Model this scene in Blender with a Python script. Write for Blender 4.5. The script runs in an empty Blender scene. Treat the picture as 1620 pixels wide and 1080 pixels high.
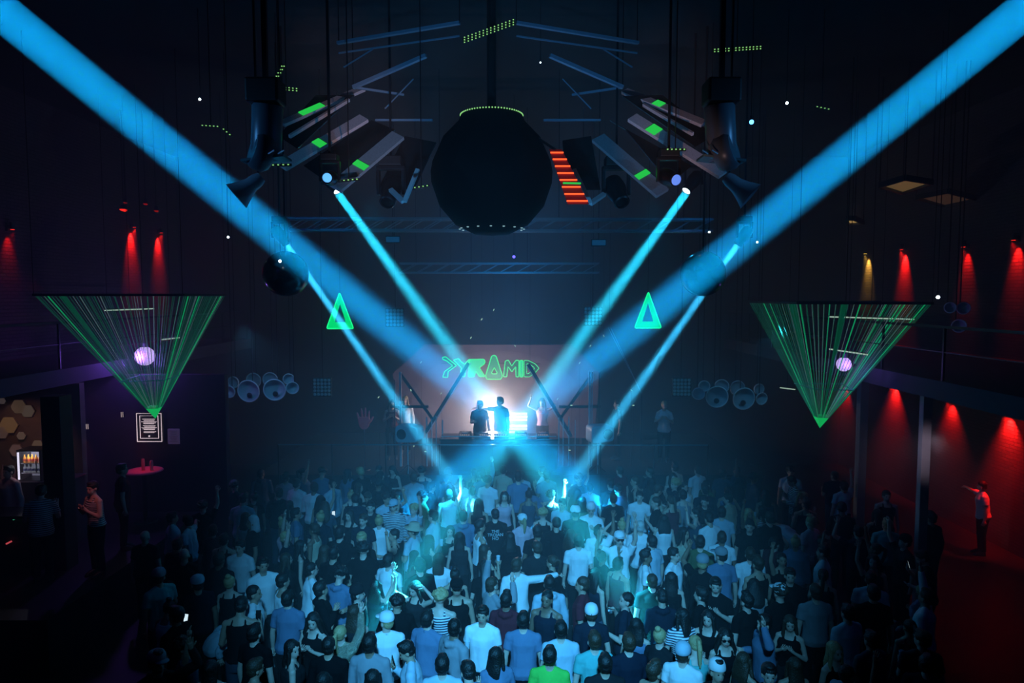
import bpy, bmesh, math, random
import numpy as np
from mathutils import Vector, Matrix, Euler, noise
S = bpy.context.scene
COL = S.collection
PI = math.pi
R = math.radians

# ------------------------------------------------------------------ camera
cd = bpy.data.cameras.new('camera'); cam = bpy.data.objects.new('camera', cd); COL.objects.link(cam); S.camera = cam
cd.lens = 24; cd.sensor_width = 36; cd.clip_end = 200
CAM = Vector((0, 0, 6.1)); PITCH = math.atan(72/1080)
cam.location = CAM; cam.rotation_euler = (PI/2-PITCH, 0, 0)

def at(px, py, Y):
    """world point on the sight line of a photo pixel, at depth Y from the balcony"""
    x = (px-810)/1080; z = -(py-540)/1080
    c, s = math.cos(PITCH), math.sin(PITCH)
    d = Vector((x, c+z*s, -s+z*c))
    return CAM + d*(Y/d.y)
def atz(px, py, z):
    d = at(px, py, 10)-CAM
    return CAM + d*((z-CAM.z)/d.z)

# ------------------------------------------------------------------ world haze, view, sampling
w = bpy.data.worlds.new('world'); S.world = w; w.use_nodes = True
wn = w.node_tree; wn.nodes['Background'].inputs[0].default_value = (0.0, 0.0, 0.0, 1)
S.view_settings.view_transform = 'Standard'; S.view_settings.look = 'None'
S.view_settings.gamma = 1; S.view_settings.use_curve_mapping = False
S.view_settings.exposure = 0.0
cy = S.cycles
cy.use_denoising = True; cy.volume_bounces = 0; cy.max_bounces = 4; cy.diffuse_bounces = 2; cy.glossy_bounces = 2
cy.transmission_bounces = 4; cy.transparent_max_bounces = 6; cy.sample_clamp_indirect = 4.0; cy.caustics_reflective = False

# ------------------------------------------------------------------ lights
def aim(o, p, t):
    p = Vector(p); t = Vector(t)
    o.location = p; o.rotation_euler = (t-p).to_track_quat('-Z', 'Y').to_euler()
def beam(p, t, size, spread, power, col, name='beam_light'):
    l = bpy.data.lights.new(name, 'AREA'); l.shape = 'DISK'; l.size = size; l.spread = R(spread)
    l.energy = power; l.color = col
    o = bpy.data.objects.new(name, l); COL.objects.link(o); aim(o, p, t); return o
def spot(p, t, ang, blend, radius, power, col, name='spot_light'):
    l = bpy.data.lights.new(name, 'SPOT'); l.shadow_soft_size = radius; l.spot_size = R(ang); l.spot_blend = blend
    l.energy = power; l.color = col
    o = bpy.data.objects.new(name, l); COL.objects.link(o); aim(o, p, t); return o
def point(p, radius, power, col, name='point_light'):
    l = bpy.data.lights.new(name, 'POINT'); l.shadow_soft_size = radius; l.energy = power; l.color = col
    o = bpy.data.objects.new(name, l); COL.objects.link(o); o.location = Vector(p); return o

CYAN = (0.02, 0.60, 1.0); BLUE = (0.01, 0.30, 1.0); AZURE = (0.04, 0.40, 1.0)
for s in (-1, 1):
    X = lambda px: 810+s*(px-810)
    # inner moving heads, crossing in front of the booth and landing in the near crowd
    A0, A1 = at(X(535), 306, 13), at(X(1003), 950, 10.3)
    beam(A0, A1, .15, 4.6, 72, (0.02, 0.62, .92))
    # outer moving heads behind the hanging globes
    B0, B1 = at(X(454), 388, 13.6), at(X(740), 795, 15.1)
    beam(B0, B1, .12, 3.6, 60, (0.04, 0.56, 1.0))
    # big wash beams coming from above the camera's corners
    C0, C1 = at(X(-62), -34, 9.6), at(X(955), 795, 15.3)
    beam(C0, C1, .54, 2.2, 190, (0.003, 0.31, .80))
# burst lamp between the DJs, facing the room
BURST = at(777, 654, 20.1)
point(BURST, .09, 330, (1.0, .83, .84), 'burst_light')
# soft blue crowd washes: main spot unseen behind the camera, weak ones at rig
spot((0, -2.2, 10.6), (0, 11.0, 1.5), 36, 1.0, .3, 17000, (0.07, 0.48, 1.0), 'unseen_crowd_wash')
spot((-3.0, 14.8, 8.2), (-2.2, 9.0, 1.6), 46, 1, .2, 110, (0.03, .5, 1.0), 'crowd_back_wash')
spot((3.0, 14.8, 8.2), (2.4, 9.0, 1.6), 46, 1, .2, 110, (0.03, .5, 1.0), 'crowd_back_wash')
# unseen lamps added below the camera to brighten the ceiling ornament
spot((-.5, 3.0, 4.2), (-.3, 10.3, 8.6), 44, .8, .15, 900, (.10, .45, 1.0), 'unseen_ornament_wash')
spot((.5, 3.0, 4.2), (-2.2, 10.3, 8.7), 13, .9, .05, 700, (1.0, .55, .50), 'unseen_ornament_spot')
spot((.5, 3.0, 4.2), (2.4, 10.3, 8.7), 13, .9, .05, 520, (1.0, .55, .50), 'unseen_ornament_spot')
spot((0, 16.4, 9.6), (0, 21, 4.0), 120, 1, .5, 260, (0.0, .26, .8), 'unseen_stage_wash')  # unseen lamp added for the blue glow in the stage haze
for s in (-1, 1): spot((s*6.3, 15.9, 5.4), (s*6.6, 18.3, 3.55), 62, .8, .1, 75, (.10, .50, 1.0), 'unseen_horn_wash')  # unseen spots added to brighten the horn clusters
for s in (-1, 1): spot((s*6.3-.3, 7.0, 8.3), (s*3.0-.25, 9.0, 8.1), 34, .8, .05, 120, (.10, .45, 1.0), 'unseen_projector_rim_light')  # unseen side spots added for the blue highlight on the drums
# unseen points added for dim ambient blue in the hall
point((0, 15.0, 5.6), 1.2, 110, (0.0, .33, 1.0), 'unseen_hall_glow')
point((-6.5, 6.5, 8.0), .8, 13, (0.06, .08, 1.0), 'unseen_hall_glow')
point((6.5, 6.5, 8.0), .8, 13, (0.06, .08, 1.0), 'unseen_hall_glow')

# ------------------------------------------------------------------ helpers
def mat(name, col, rough=.6, metal=0.0, emit=None, estr=0.0, noise_amt=0.0, nscale=8, bump=0.0, spec=.5, nosample=True):
    m = bpy.data.materials.new(name); m.use_nodes = True
    n = m.node_tree; b = n.nodes['Principled BSDF']
    b.inputs['Base Color'].default_value = (*col, 1); b.inputs['Roughness'].default_value = rough
    b.inputs['Metallic'].default_value = metal; b.inputs['Specular IOR Level'].default_value = spec
    if emit:
        b.inputs['Emission Color'].default_value = (*emit, 1); b.inputs['Emission Strength'].default_value = estr
        if nosample: m.cycles.emission_sampling = 'NONE'
    if noise_amt or bump:
        tc = n.nodes.new('ShaderNodeTexCoord'); nz = n.nodes.new('ShaderNodeTexNoise')
        nz.inputs['Scale'].default_value = nscale; nz.inputs['Detail'].default_value = 3
        n.links.new(tc.outputs['Object'], nz.inputs['Vector'])
        if noise_amt:
            mx = n.nodes.new('ShaderNodeMix'); mx.data_type = 'RGBA'
            mx.inputs['A'].default_value = (*[c*(1-noise_amt) for c in col], 1)
            mx.inputs['B'].default_value = (*[min(1, c*(1+noise_amt)) for c in col], 1)
            n.links.new(nz.outputs['Fac'], mx.inputs['Factor']); n.links.new(mx.outputs['Result'], b.inputs['Base Color'])
        if bump:
            bp = n.nodes.new('ShaderNodeBump'); bp.inputs['Strength'].default_value = bump; bp.inputs['Distance'].default_value = .03
            n.links.new(nz.outputs['Fac'], bp.inputs['Height']); n.links.new(bp.outputs['Normal'], b.inputs['Normal'])
    return m
def brick_mat(name, c1, c2, mortar, scale=1.0, axes='YZ'):
    m = bpy.data.materials.new(name); m.use_nodes = True; n = m.node_tree; b = n.nodes['Principled BSDF']
    tc = n.nodes.new('ShaderNodeTexCoord'); sp = n.nodes.new('ShaderNodeSeparateXYZ'); cb = n.nodes.new('ShaderNodeCombineXYZ')
    n.links.new(tc.outputs['Object'], sp.inputs[0])
    n.links.new(sp.outputs[axes[0]], cb.inputs['X']); n.links.new(sp.outputs[axes[1]], cb.inputs['Y'])
    br = n.nodes.new('ShaderNodeTexBrick'); br.inputs['Scale'].default_value = scale
    br.inputs['Brick Width'].default_value = .26; br.inputs['Row Height'].default_value = .085; br.inputs['Mortar Size'].default_value = .012
    br.inputs['Color1'].default_value = (*c1, 1); br.inputs['Color2'].default_value = (*c2, 1); br.inputs['Mortar'].default_value = (*mortar, 1)
    n.links.new(cb.outputs[0], br.inputs['Vector']); n.links.new(br.outputs['Color'], b.inputs['Base Color'])
    bp = n.nodes.new('ShaderNodeBump'); bp.inputs['Strength'].default_value = .8; bp.inputs['Distance'].default_value = .02; bp.invert = True
    n.links.new(br.outputs['Fac'], bp.inputs['Height']); n.links.new(bp.outputs['Normal'], b.inputs['Normal'])
    b.inputs['Roughness'].default_value = .8
    return m
def emis(name, col, s): return mat(name, (0, 0, 0), .5, 0, col, s)

class MB:
    def __init__(s): s.v = []; s.f = []
    def add(s, vs, fs, M=None):
        k = len(s.v)
        s.v += [tuple(M @ Vector(p)) if M else tuple(p) for p in vs]; s.f += [tuple(i+k for i in f) for f in fs]; return s
    def box(s, c, d, M=None):
        x, y, z = c; a, b, e = d[0]/2, d[1]/2, d[2]/2
        vs = [(x+i*a, y+j*b, z+k*e) for k in (-1, 1) for j in (-1, 1) for i in (-1, 1)]
        return s.add(vs, [(0, 2, 3, 1), (4, 5, 7, 6), (0, 1, 5, 4), (2, 6, 7, 3), (0, 4, 6, 2), (1, 3, 7, 5)], M)
    def bar(s, p, q, wd, th, up=(0, 0, 1)):
        """flat bar from p to q; wd across, th along up"""
        p = Vector(p); q = Vector(q); d = (q-p); L = d.length; d.normalize(); u = Vector(up)
        if abs(d.dot(u)) > .98: u = Vector((0, 1, 0))
        x = d.cross(u).normalized(); z = x.cross(d)
        M = Matrix((( x.x, d.x, z.x, (p.x+q.x)/2), (x.y, d.y, z.y, (p.y+q.y)/2), (x.z, d.z, z.z, (p.z+q.z)/2), (0, 0, 0, 1)))
        return s.box((0, 0, 0), (wd, L, th), M)
    def lathe(s, prof, n=24, M=None, cap=True):
        vs = []; fs = []
        for r, z in prof:
            for i in range(n): a = 2*PI*i/n; vs.append((r*math.cos(a), r*math.sin(a), z))
        for j in range(len(prof)-1):
            for i in range(n):
                a = j*n+i; b = j*n+(i+1) % n; fs.append((a, b, b+n, a+n))
        if cap:
            if prof[0][0] > 1e-5: fs.append(tuple(range(n-1, -1, -1)))
            if prof[-1][0] > 1e-5: fs.append(tuple((len(prof)-1)*n+i for i in range(n)))
        return s.add(vs, fs, M)
    def tube(s, pts, r, n=8, cap=True):
        pts = [Vector(p) for p in pts]; rs = r if isinstance(r, (list, tuple)) else [r]*len(pts)
        vs = []; fs = []; ref = None
        for k, p in enumerate(pts):
            d = (pts[min(k+1, len(pts)-1)]-pts[max(k-1, 0)]).normalized()
            if ref is None: ref = Vector((0, 0, 1)) if abs(d.z) < .9 else Vector((0, 1, 0))
            x = d.cross(ref)
            if x.length < 1e-4: x = d.cross(Vector((1, 0, 0)))
            x.normalize(); y = x.cross(d); ref = y
            for i in range(n): a = 2*PI*i/n; vs.append(p+x*(math.cos(a)*rs[k])+y*(math.sin(a)*rs[k]))
        for k in range(len(pts)-1):
            for i in range(n):
                a = k*n+i; b = k*n+(i+1) % n; fs.append((a, a+n, b+n, b))
        if cap: fs += [tuple(range(n)), tuple(len(vs)-1-i for i in range(n))]
        return s.add(vs, fs)
    def ell(s, c, r, n=16, m=10, M=None):
        vs = []; fs = []
        for j in range(m+1):
            t = PI*j/m
            for i in range(n):
                a = 2*PI*i/n; vs.append((c[0]+r[0]*math.sin(t)*math.cos(a), c[1]+r[1]*math.sin(t)*math.sin(a), c[2]+r[2]*math.cos(t)))
        for j in range(m):
            for i in range(n):
                a = j*n+i; b = j*n+(i+1) % n; fs.append((a, a+n, b+n, b))
        return s.add(vs, fs, M)
    def loft(s, secs, n=20):
        """secs: (cx,cy,z,rx,ry)"""
        vs = []; fs = []
        for cx, cy_, z, rx, ry in secs:
            for i in range(n): a = 2*PI*i/n; vs.append((cx+rx*math.cos(a), cy_+ry*math.sin(a), z))
        for j in range(len(secs)-1):
            for i in range(n):
                a = j*n+i; b = j*n+(i+1) % n; fs.append((a, b, b+n, a+n))
        fs += [tuple(range(n-1, -1, -1)), tuple((len(secs)-1)*n+i for i in range(n))]
        return s.add(vs, fs)
    def prism(s, poly, th, M=None, hole=None):
        """poly in xz plane, extruded along y; optional same-count hole ring"""
        n = len(poly)
        if hole is None:
            vs = [(x, -th/2, z) for x, z in poly]+[(x, th/2, z) for x, z in poly]
            fs = [tuple(range(n)), tuple(range(2*n-1, n-1, -1))]+[(i, i+n, (i+1) % n+n, (i+1) % n) for i in range(n)]
        else:
            vs = [(x, y, z) for y in (-th/2, th/2) for ring in (poly, hole) for x, z in ring]; fs = []
            for i in range(n):
                j = (i+1) % n
                fs += [(i, j, n+j, n+i), (2*n+i, 3*n+i, 3*n+j, 2*n+j), (i, 2*n+i, 2*n+j, j), (n+i, n+j, 3*n+j, 3*n+i)]
        return s.add(vs, fs, M)
    def mesh(s, name, smooth=False, fix=False):
        me = bpy.data.meshes.new(name); me.from_pydata(s.v, [], s.f); me.update()
        if fix:
            bm = bmesh.new(); bm.from_mesh(me); bmesh.ops.remove_doubles(bm, verts=bm.verts, dist=1e-5)
            bmesh.ops.recalc_face_normals(bm, faces=bm.faces); bm.to_mesh(me); bm.free()
        if smooth: me.polygons.foreach_set('use_smooth', [True]*len(me.polygons))
        return me
    def build(s, name, m, parent=None, smooth=False, bevel=0):
        me = s.mesh(name, smooth, True); me.materials.append(m)
        o = bpy.data.objects.new(name, me); COL.objects.link(o)
        if smooth:
            try: me.set_sharp_from_angle(angle=R(40))
            except Exception: pass
        if bevel:
            b = o.modifiers.new('bevel', 'BEVEL'); b.width = bevel; b.segments = 2
        if parent:
            o.parent = parent; o.matrix_parent_inverse = Matrix()
            if not parent.get('_local'):
                o.matrix_parent_inverse = parent_world(parent).inverted()
        return o
def parent_world(p):
    M = Matrix.LocRotScale(p.location, p.rotation_euler, p.scale)
    if p.parent: return parent_world(p.parent) @ p.matrix_parent_inverse @ M
    return M
def tag(o, label=None, cat=None, group=None, kind=None):
    if label: o['label'] = label
    if cat: o['category'] = cat
    if group: o['group'] = group
    if kind: o['kind'] = kind
    return o
def thing(name, label, cat, loc, group=None, rot=(0, 0, 0)):
    o = bpy.data.objects.new(name, None); COL.objects.link(o); o.location = loc; o.rotation_euler = rot
    o.empty_display_size = .1
    return tag(o, label, cat, group)
def struct(o): o['kind'] = 'structure'; return o
def frame_to(p, q, roll=(0, 0, 1)):
    """matrix at p whose +Z looks to q"""
    d = (Vector(q)-Vector(p)).normalized(); M = d.to_track_quat('Z', 'Y').to_matrix().to_4x4(); M.translation = Vector(p); return M

BLACK = mat('black_paint', (.012, .012, .014), .55)
DARK = mat('dark_metal', (.03, .03, .035), .4, .6)
GLOSSBLACK = mat('gloss_black', (.01, .01, .012), .18)
STEEL = mat('steel', (.45, .46, .5), .3, 1.0)
ALU = mat('truss_aluminium', (.5, .52, .55), .35, 1.0)
WHITE = mat('white_plastic', (.75, .75, .75), .4)
GREY = mat('grey_paint', (.3, .28, .3), .7, noise_amt=.15)
LAMPW = emis('lamp_white', (.75, .92, 1.0), 6)
LAMPB = emis('lamp_blue', (.08, .35, 1.0), 5)
NEONG = emis('neon_green', (.01, 1.0, .25), 1.5)
NEONGF = emis('neon_green_fill', (.0, .9, .32), .16)
LEDG = emis('led_green', (.03, 1.0, .12), .55)
DOTG = emis('laser_led_dot_green', (.4, 1.0, .3), .7)
LEDR = emis('led_red', (1.0, .1, .02), 1.6)
REDLAMP = emis('red_lamp', (1.0, .02, .01), 1.5)
NEONW = emis('neon_white', (1.0, .78, .85), .8)
TUBEW = emis('fluorescent_tube', (.7, 1.0, .8), .5)

# ------------------------------------------------------------------ the room
BR = brick_mat('brick_wall', (.09, .065, .06), (.06, .045, .045), (.02, .018, .02), 1.0, 'YZ')
BRX = brick_mat('brick_wall_front', (.09, .065, .06), (.06, .045, .045), (.02, .018, .02), 1.0, 'XZ')
FLOORM = mat('dance_floor', (.008, .008, .009), .45, noise_amt=.3)
CEILM = mat('ceiling_black', (.012, .012, .014), .9, noise_amt=.3, nscale=2)
WALLM = mat('wall_dark', (.035, .036, .045), .8, noise_amt=.3, nscale=3)
struct(MB().box((0, 11, -.1), (25, 29, .2)).build('floor', FLOORM))
struct(MB().box((0, 11, 11.1), (25, 29, .2)).build('ceiling', CEILM))
struct(MB().box((-12.0, 11, 5.5), (.2, 29, 11)).build('wall_left', BR))
struct(MB().box((12.0, 11, 5.5), (.2, 29, 11)).build('wall_right', BR))
struct(MB().box((0, 24.6, 5.5), (25, .2, 11)).build('wall_back', WALLM))
struct(MB().box((0, -3.1, 5.5), (25, .2, 11)).build('wall_front', WALLM))
# side galleries: slab, soffit edge
for s, nm in ((-1, 'left'), (1, 'right')):
    x0 = 7.6 if s > 0 else 9.3
    cx = s*(x0+11.9)/2
    y1 = 24.4 if s > 0 else 24.4
    struct(MB().box((cx, (6+y1)/2, 4.42), (11.9-x0, y1-6, .34)).build('gallery_slab', WALLM))
    # railing with posts
    g = thing('gallery_railing', ('dark steel railing along the edge of the %s gallery' % nm), 'railing', (s*(x0+.08), 15, 4.59))
    m = MB(); m.bar((s*(x0+.08), 6, 5.55), (s*(x0+.08), 24.3, 5.55), .05, .05); m.bar((s*(x0+.08), 6, 5.1), (s*(x0+.08), 24.3, 5.1), .02, .02)
    m.build('handrail', DARK, g)
    for k in range(10):
        y = 6.1+k*2.0
        MB().bar((s*(x0+.08), y, 4.59), (s*(x0+.08), y, 5.55), .04, .04).build('post', DARK, g)
# right column under the gallery edge and its stub partner
col = struct(MB().box((7.95, 13.0, 2.12), (.17, .14, 4.25)).build('column', GREY, bevel=.01))
col2 = struct(MB().box((8.75, 16.9, 2.12), (.2, .2, 4.25)).build('column', GREY, bevel=.01))
col3 = struct(MB().box((-8.55, 12.7, 2.12), (.36, .36, 4.25)).build('column', BLACK, bevel=.01))
# walls beside the left bar alcoves
struct(MB().box((-9.2, 16.15, 2.12), (4.8, .2, 4.25)).build('wall_alcove', mat('wall_plum', (.055, .04, .06), .8, noise_amt=.2, nscale=4)))
BARW = mat('back_bar_wall', (.16, .11, .09), .7, noise_amt=.4, nscale=5)
struct(MB().box((-10.55, 14.5, 2.12), (2.7, .16, 4.25)).build('wall_bar', BARW))

struct(MB().box((-9.65, 13.3, .475), (4.5, 5.5, .95)).build('floor_platform', FLOORM))

# stage smoke: fills the hall from above the front of the crowd to the back wall
HZ = bpy.data.materials.new('stage_haze'); HZ.use_nodes = True
_h = HZ.node_tree; _h.nodes.remove(_h.nodes['Principled BSDF']); _v = _h.nodes.new('ShaderNodeVolumeScatter'); _v.inputs['Density'].default_value = .030
_v.inputs['Color'].default_value = (1, 1, 1, 1); _h.links.new(_v.outputs[0], _h.nodes['Material Output'].inputs['Volume'])
hz = MB().box((0, 16.5, 5.52), (23.76, 15.9, 10.92)).build('haze', HZ); tag(hz, 'thin stage smoke hanging through the hall beyond the front rows', 'haze', kind='stuff')

# denser smoke added round the booth to widen the burst lamp's halo
HZ2 = HZ.copy(); HZ2.name = 'halo_smoke'; _h = HZ2.node_tree; _v = _h.nodes['Volume Scatter']
_c = at(786, 632, 19.9); _g = _h.nodes.new('ShaderNodeNewGeometry'); _d = _h.nodes.new('ShaderNodeVectorMath'); _d.operation = 'DISTANCE'; _d.inputs[1].default_value = BURST+Vector((.05, 0, 0))
_h.links.new(_g.outputs['Position'], _d.inputs[0]); _m = _h.nodes.new('ShaderNodeMapRange'); _m.interpolation_type = 'SMOOTHERSTEP'
_m.inputs['From Min'].default_value = 0; _m.inputs['From Max'].default_value = 1.6; _m.inputs['To Min'].default_value = .42; _m.inputs['To Max'].default_value = .09
_h.links.new(_d.outputs['Value'], _m.inputs['Value']); _h.links.new(_m.outputs['Result'], _v.inputs['Density'])
sm = MB().ell((_c.x, _c.y, _c.z), (2.5, 1.15, 1.45), 40, 24).build('smoke', HZ2, None, True); tag(sm, 'thicker pale smoke added to spread the burst lamp halo round the DJs', 'smoke', kind='stuff')

# scallop wall lamps
def wall_lamp(x, y, z, colr, side, power, label, lens, grp='scallop wall lamps'):
    t = thing('wall_lamp', label, 'lamp', (x, y, z), grp)
    t_in = -1 if side > 0 else 1
    MB().box((x+t_in*.03, y, z), (.06, .10, .12)).build('bracket', BLACK, t)
    MB().lathe([(.05, 0), (.055, .14), (.06, .16)], 14, Matrix.Translation((x+t_in*.13, y, z-.02))).build('lamp_body', BLACK, t, True)
    MB().lathe([(.0, 0), (.045, 0), (.045, .01), (0, .01)], 14, Matrix.Translation((x+t_in*.13, y, z-.035)), False).build('lens', lens, t)
    if power:
        spot((x+t_in*.16, y, z-.07), (x-t_in*.30, y, z-1.2), 82 if 'under' in grp else 56, 1.0, .03, power*(1.7 if 'under' in grp else 2.6), colr, 'scallop_light')
def zwall(px, py, X): # point on side wall plane x=X
    d = at(px, py, 10)-CAM; return CAM+d*(X/d.x)
RED = (1.0, .01, .008)
for px, py, pw, lb in ((206, 358, 420, 'brightest red scallop lamp on the left brick wall'),
                       (249, 367, 380, 'red scallop lamp right of the brightest one on the left wall'),
                       (11, 361, 25, 'faint red scallop lamp at the far left edge')):
    p = zwall(px, py, -11.9); wall_lamp(-11.9, p.y, p.z, RED, -1, pw, lb, REDLAMP)
for px, py, pw, cl, lb in ((1375, 400, 150, (1.0, .55, .08), 'amber scallop lamp on the right upper brick wall'),
                       (1433, 393, 420, RED, 'red scallop lamp beside the amber one'),
                       (1532, 389, 90, RED, 'small red scallop lamp on the right upper wall'),
                       (1612, 378, 140, RED, 'red scallop lamp at the right edge above the gallery')):
    p = zwall(px, py, 11.9); wall_lamp(11.9, p.y, p.z, cl, 1, pw, lb, REDLAMP if cl == RED else emis('amber_lamp', (1, .5, .08), 2))
for px, py, pw, lb in ((1340, 606, 150, 'red lamp under the right gallery behind the string pyramid'),
                       (1418, 606, 380, 'red lamp under the right gallery left of the column'),
                       (1508, 632, 190, 'red lamp under the right gallery right of the column'),
                       (1600, 652, 420, 'red lamp under the gallery at the right edge')):
    p = zwall(px, py, 11.9); wall_lamp(11.9, p.y, min(p.z, 4.0), RED, 1, pw, lb, REDLAMP, 'red lamps under the right gallery')
# dim red fill lamp for the standing guest right, and left red haze wash
spot((11.2, 14.6, 3.9), (10.9, 15.8, 1.5), 34, .6, .05, 60, RED, 'gallery_red_spot')
spot((-10.4, 15.2, 6.2), (-11.9, 15.5, 6.9), 60, 1, .05, 8, RED, 'red_wall_wash')
# red ceiling cans upper left
for k, (px, py, r) in enumerate(((195, 331, .10), (198, 320, .05), (230, 322, .06), (247, 333, .06))):
    p = at(px, py, 18.5)
    t = thing('ceiling_can', ['large glowing red can lamp hanging above the left scallop lamps', 'small red can lamp above the large glowing red can',
        'dim red can lamp above the second left scallop lamp', 'dimmest red can lamp right of the other cans'][k], 'lamp', p, 'red can lamps, upper left')
    MB().lathe([(r*.6, .12), (r, 0), (r*.95, 0), (r*.5, .1)], 16, Matrix.Translation(p), True).build('shade', BLACK, t, True)
    MB().lathe([(0, 0), (r*.92, 0), (r*.92, .01), (0, .01)], 16, Matrix.Translation(p-Vector((0, 0, .012)))@Euler((R(-25), 0, 0)).to_matrix().to_4x4(), False).build('lens', REDLAMP if k == 0 else emis('red_dim', (1, .02, .01), .25), t)
    MB().tube([p+Vector((0, 0, .1)), Vector((p.x, p.y, 11.0))], .012, 6).build('pendant_rod', BLACK, t)

# ceiling coffers, upper right; lamp light on their tiles put in as emission
AMB = emis('amber_lit_tile', (1.0, .62, .25), .10); AMB2 = emis('amber_lit_tile_bright', (1.0, .6, .2), .35)
for k, (pts, mt) in enumerate(((((1392, 293), (1432, 281), (1475, 288), (1428, 304)), AMB), (((1340, 345), (1352, 345), (1366, 352), (1342, 353)), AMB2),
                              (((1450, 312), (1500, 302), (1545, 314), (1500, 326)), emis('amber_lit_tile_dim', (1.0, .5, .3), .03)))):
    z = 8.6 if k != 1 else 8.0
    q = [atz(x, y, z) for x, y in pts]; c = sum(q, Vector())/4
    t = thing('ceiling_panel', ['dim amber-lit ceiling panel right of the big blue beam', 'small bright amber-lit ceiling panel above the amber wall scallop', 'barely lit ceiling panel beyond the amber one'][k], 'light panel', c, 'amber-lit ceiling panels')
    m = MB(); m.add([p for p in q]+[p+Vector((0, 0, .06)) for p in q], [(3, 2, 1, 0), (4, 5, 6, 7), (0, 1, 5, 4), (1, 2, 6, 5), (2, 3, 7, 6), (3, 0, 4, 7)]); m.build('lit_tile', mt, t)
    fr = MB()
    for i in range(4): fr.bar(q[i], q[(i+1) % 4], .06, .12)
    fr.build('panel_frame', BLACK, t)
    for i in range(4): MB().bar(q[i]+Vector((0, 0, .06)), Vector((q[i].x, q[i].y, 11.0)), .02, .02).build('hanger', BLACK, t)

# ------------------------------------------------------------------ trusses
def truss(name, label, pa, pb, h, dep):
    pa = Vector(pa); pb = Vector(pb)
    t = thing('lighting_truss', label, 'truss', (pa+pb)/2)
    ch = MB(); u = Vector((0, 0, h)); v = Vector((0, dep, 0))
    for o_ in (Vector(), u, v, u+v): ch.bar(pa+o_, pb+o_, .045, .045)
    ch.build('chord', ALU, t)
    br = MB(); L = (pb-pa).length; n = max(4, int(L/.42)); d = (pb-pa)/n
    for i in range(n):
        a = pa+d*i; b = pa+d*(i+1)
        br.bar(a, b+u, .018, .018); br.bar(a+v, b+v+u, .018, .018); br.bar(a+u, b+u+v, .018, .018)
    br.build('bracing', ALU, t)
    for f in (.08, .36, .64, .92):
        p = pa.lerp(pb, f)+u+v*.5; MB().bar(p, Vector((p.x, p.y, 11.0)), .015, .015).build('hanging_chain', DARK, t)
    return t
truss('t', 'upper aluminium lighting truss passing behind the black pod', at(452, 363, 15), at(1128, 365, 15), .25, .3)
truss('t', 'lower aluminium lighting truss above the green sign', at(632, 431, 18), at(948, 431, 18), .24, .3)

# ------------------------------------------------------------------ central pod with radial arms
POD = at(778, 278, 10.6); PR = .93
pod = thing('ceiling_pod', 'round black ceiling pod with radiating panel arms and green light marks', 'ceiling light', POD)
MB().lathe([(0, -PR*.98), (PR*.30, -PR*.95), (PR*.34, -PR*.93), (PR*.6, -PR*.8), (PR*.86, -PR*.5), (PR*.99, -PR*.12), (PR, .05), (PR*.97, .2), (PR*.8, PR*.6), (PR*.55, PR*.86), (PR*.5, PR*.98), (0, PR)], 48,
    Matrix.Translation(POD), False).build('pod_shell', mat('pod_black', (.005, .005, .006), .85, spec=.2), pod, True)
MB().tube([POD+Vector((0, 0, .9)), Vector((POD.x, POD.y, 11.0))], .07, 12).build('hanging_pole', DARK, pod, True)
ring = MB()
for k in range(34):
    a = PI+PI*k/33*1.0
    ring.ell((POD.x+PR*.51*math.cos(a), POD.y+PR*.51*math.sin(a), POD.z+PR*.97), (.012, .012, .012), 6, 4)
ring.build('upper_light_ring', DOTG, pod)
ring = MB()
for k in range(16):
    a = 2*PI*k/16
    ring.ell((POD.x+PR*.53*math.cos(a), POD.y+PR*.53*math.sin(a), POD.z-PR*.87), (.02, .02, .008), 6, 4)
ring.build('lower_light_ring', emis('led_pale', (.5, .9, 1), .5), pod)
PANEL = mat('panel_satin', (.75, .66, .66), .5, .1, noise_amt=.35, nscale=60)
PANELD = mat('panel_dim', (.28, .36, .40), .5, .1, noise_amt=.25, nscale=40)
MIR = mat('mirror_strip', (.6, .8, .85), .4, .1)  # pale cyan base stands in for the reflected beam
def arm(p, q, Yp, Yq, wpx, mt, marks=(), th=.05, upv=(0, -.75, .6)):
    P = at(*p, Yp); Q = at(*q, Yq); wd = wpx*((Yp+Yq)/2)/1080
    o = MB().bar(P, Q, wd, th, upv).build('panel_arm', mt, pod)
    d = (Q-P); n = Vector(upv).normalized()
    x = d.normalized().cross(n).normalized(); zz = x.cross(d.normalized())
    if (zz.y) > 0: zz = -zz
    for a, b in marks:
        MB().bar(P+d*a+zz*(th/2+.006), P+d*b+zz*(th/2+.006), wd*.98, .01, upv).build('led_mark', LEDG, o)
    return o
arm((576, 187), (446, 264), 10.4, 9.6, 20, PANEL, ((.52, .60),))
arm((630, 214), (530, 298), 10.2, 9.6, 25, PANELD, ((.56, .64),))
arm((574, 140), (446, 196), 11.2, 10.2, 12, PANEL, ((.52, .78),))
arm((552, 158), (458, 216), 10.8, 10.0, 4, PANEL)
arm((1000, 186), (1144, 276), 10.4, 9.6, 21, PANEL, ((.20, .30),))
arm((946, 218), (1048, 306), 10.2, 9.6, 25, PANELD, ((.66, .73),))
arm((988, 144), (1114, 196), 11.2, 10.2, 14, PANEL, ((.40, .50),))
arm((1018, 166), (1096, 212), 10.8, 10.0, 4, PANEL)
arm((618, 300), (638, 319), 10.2, 10.0, 7, MIR); arm((640, 319), (661, 268), 10.0, 10.2, 6, MIR, ())
arm((934, 322), (956, 307), 10.0, 10.2, 7, MIR); arm((934, 322), (908, 268), 10.0, 10.2, 6, MIR)
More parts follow.
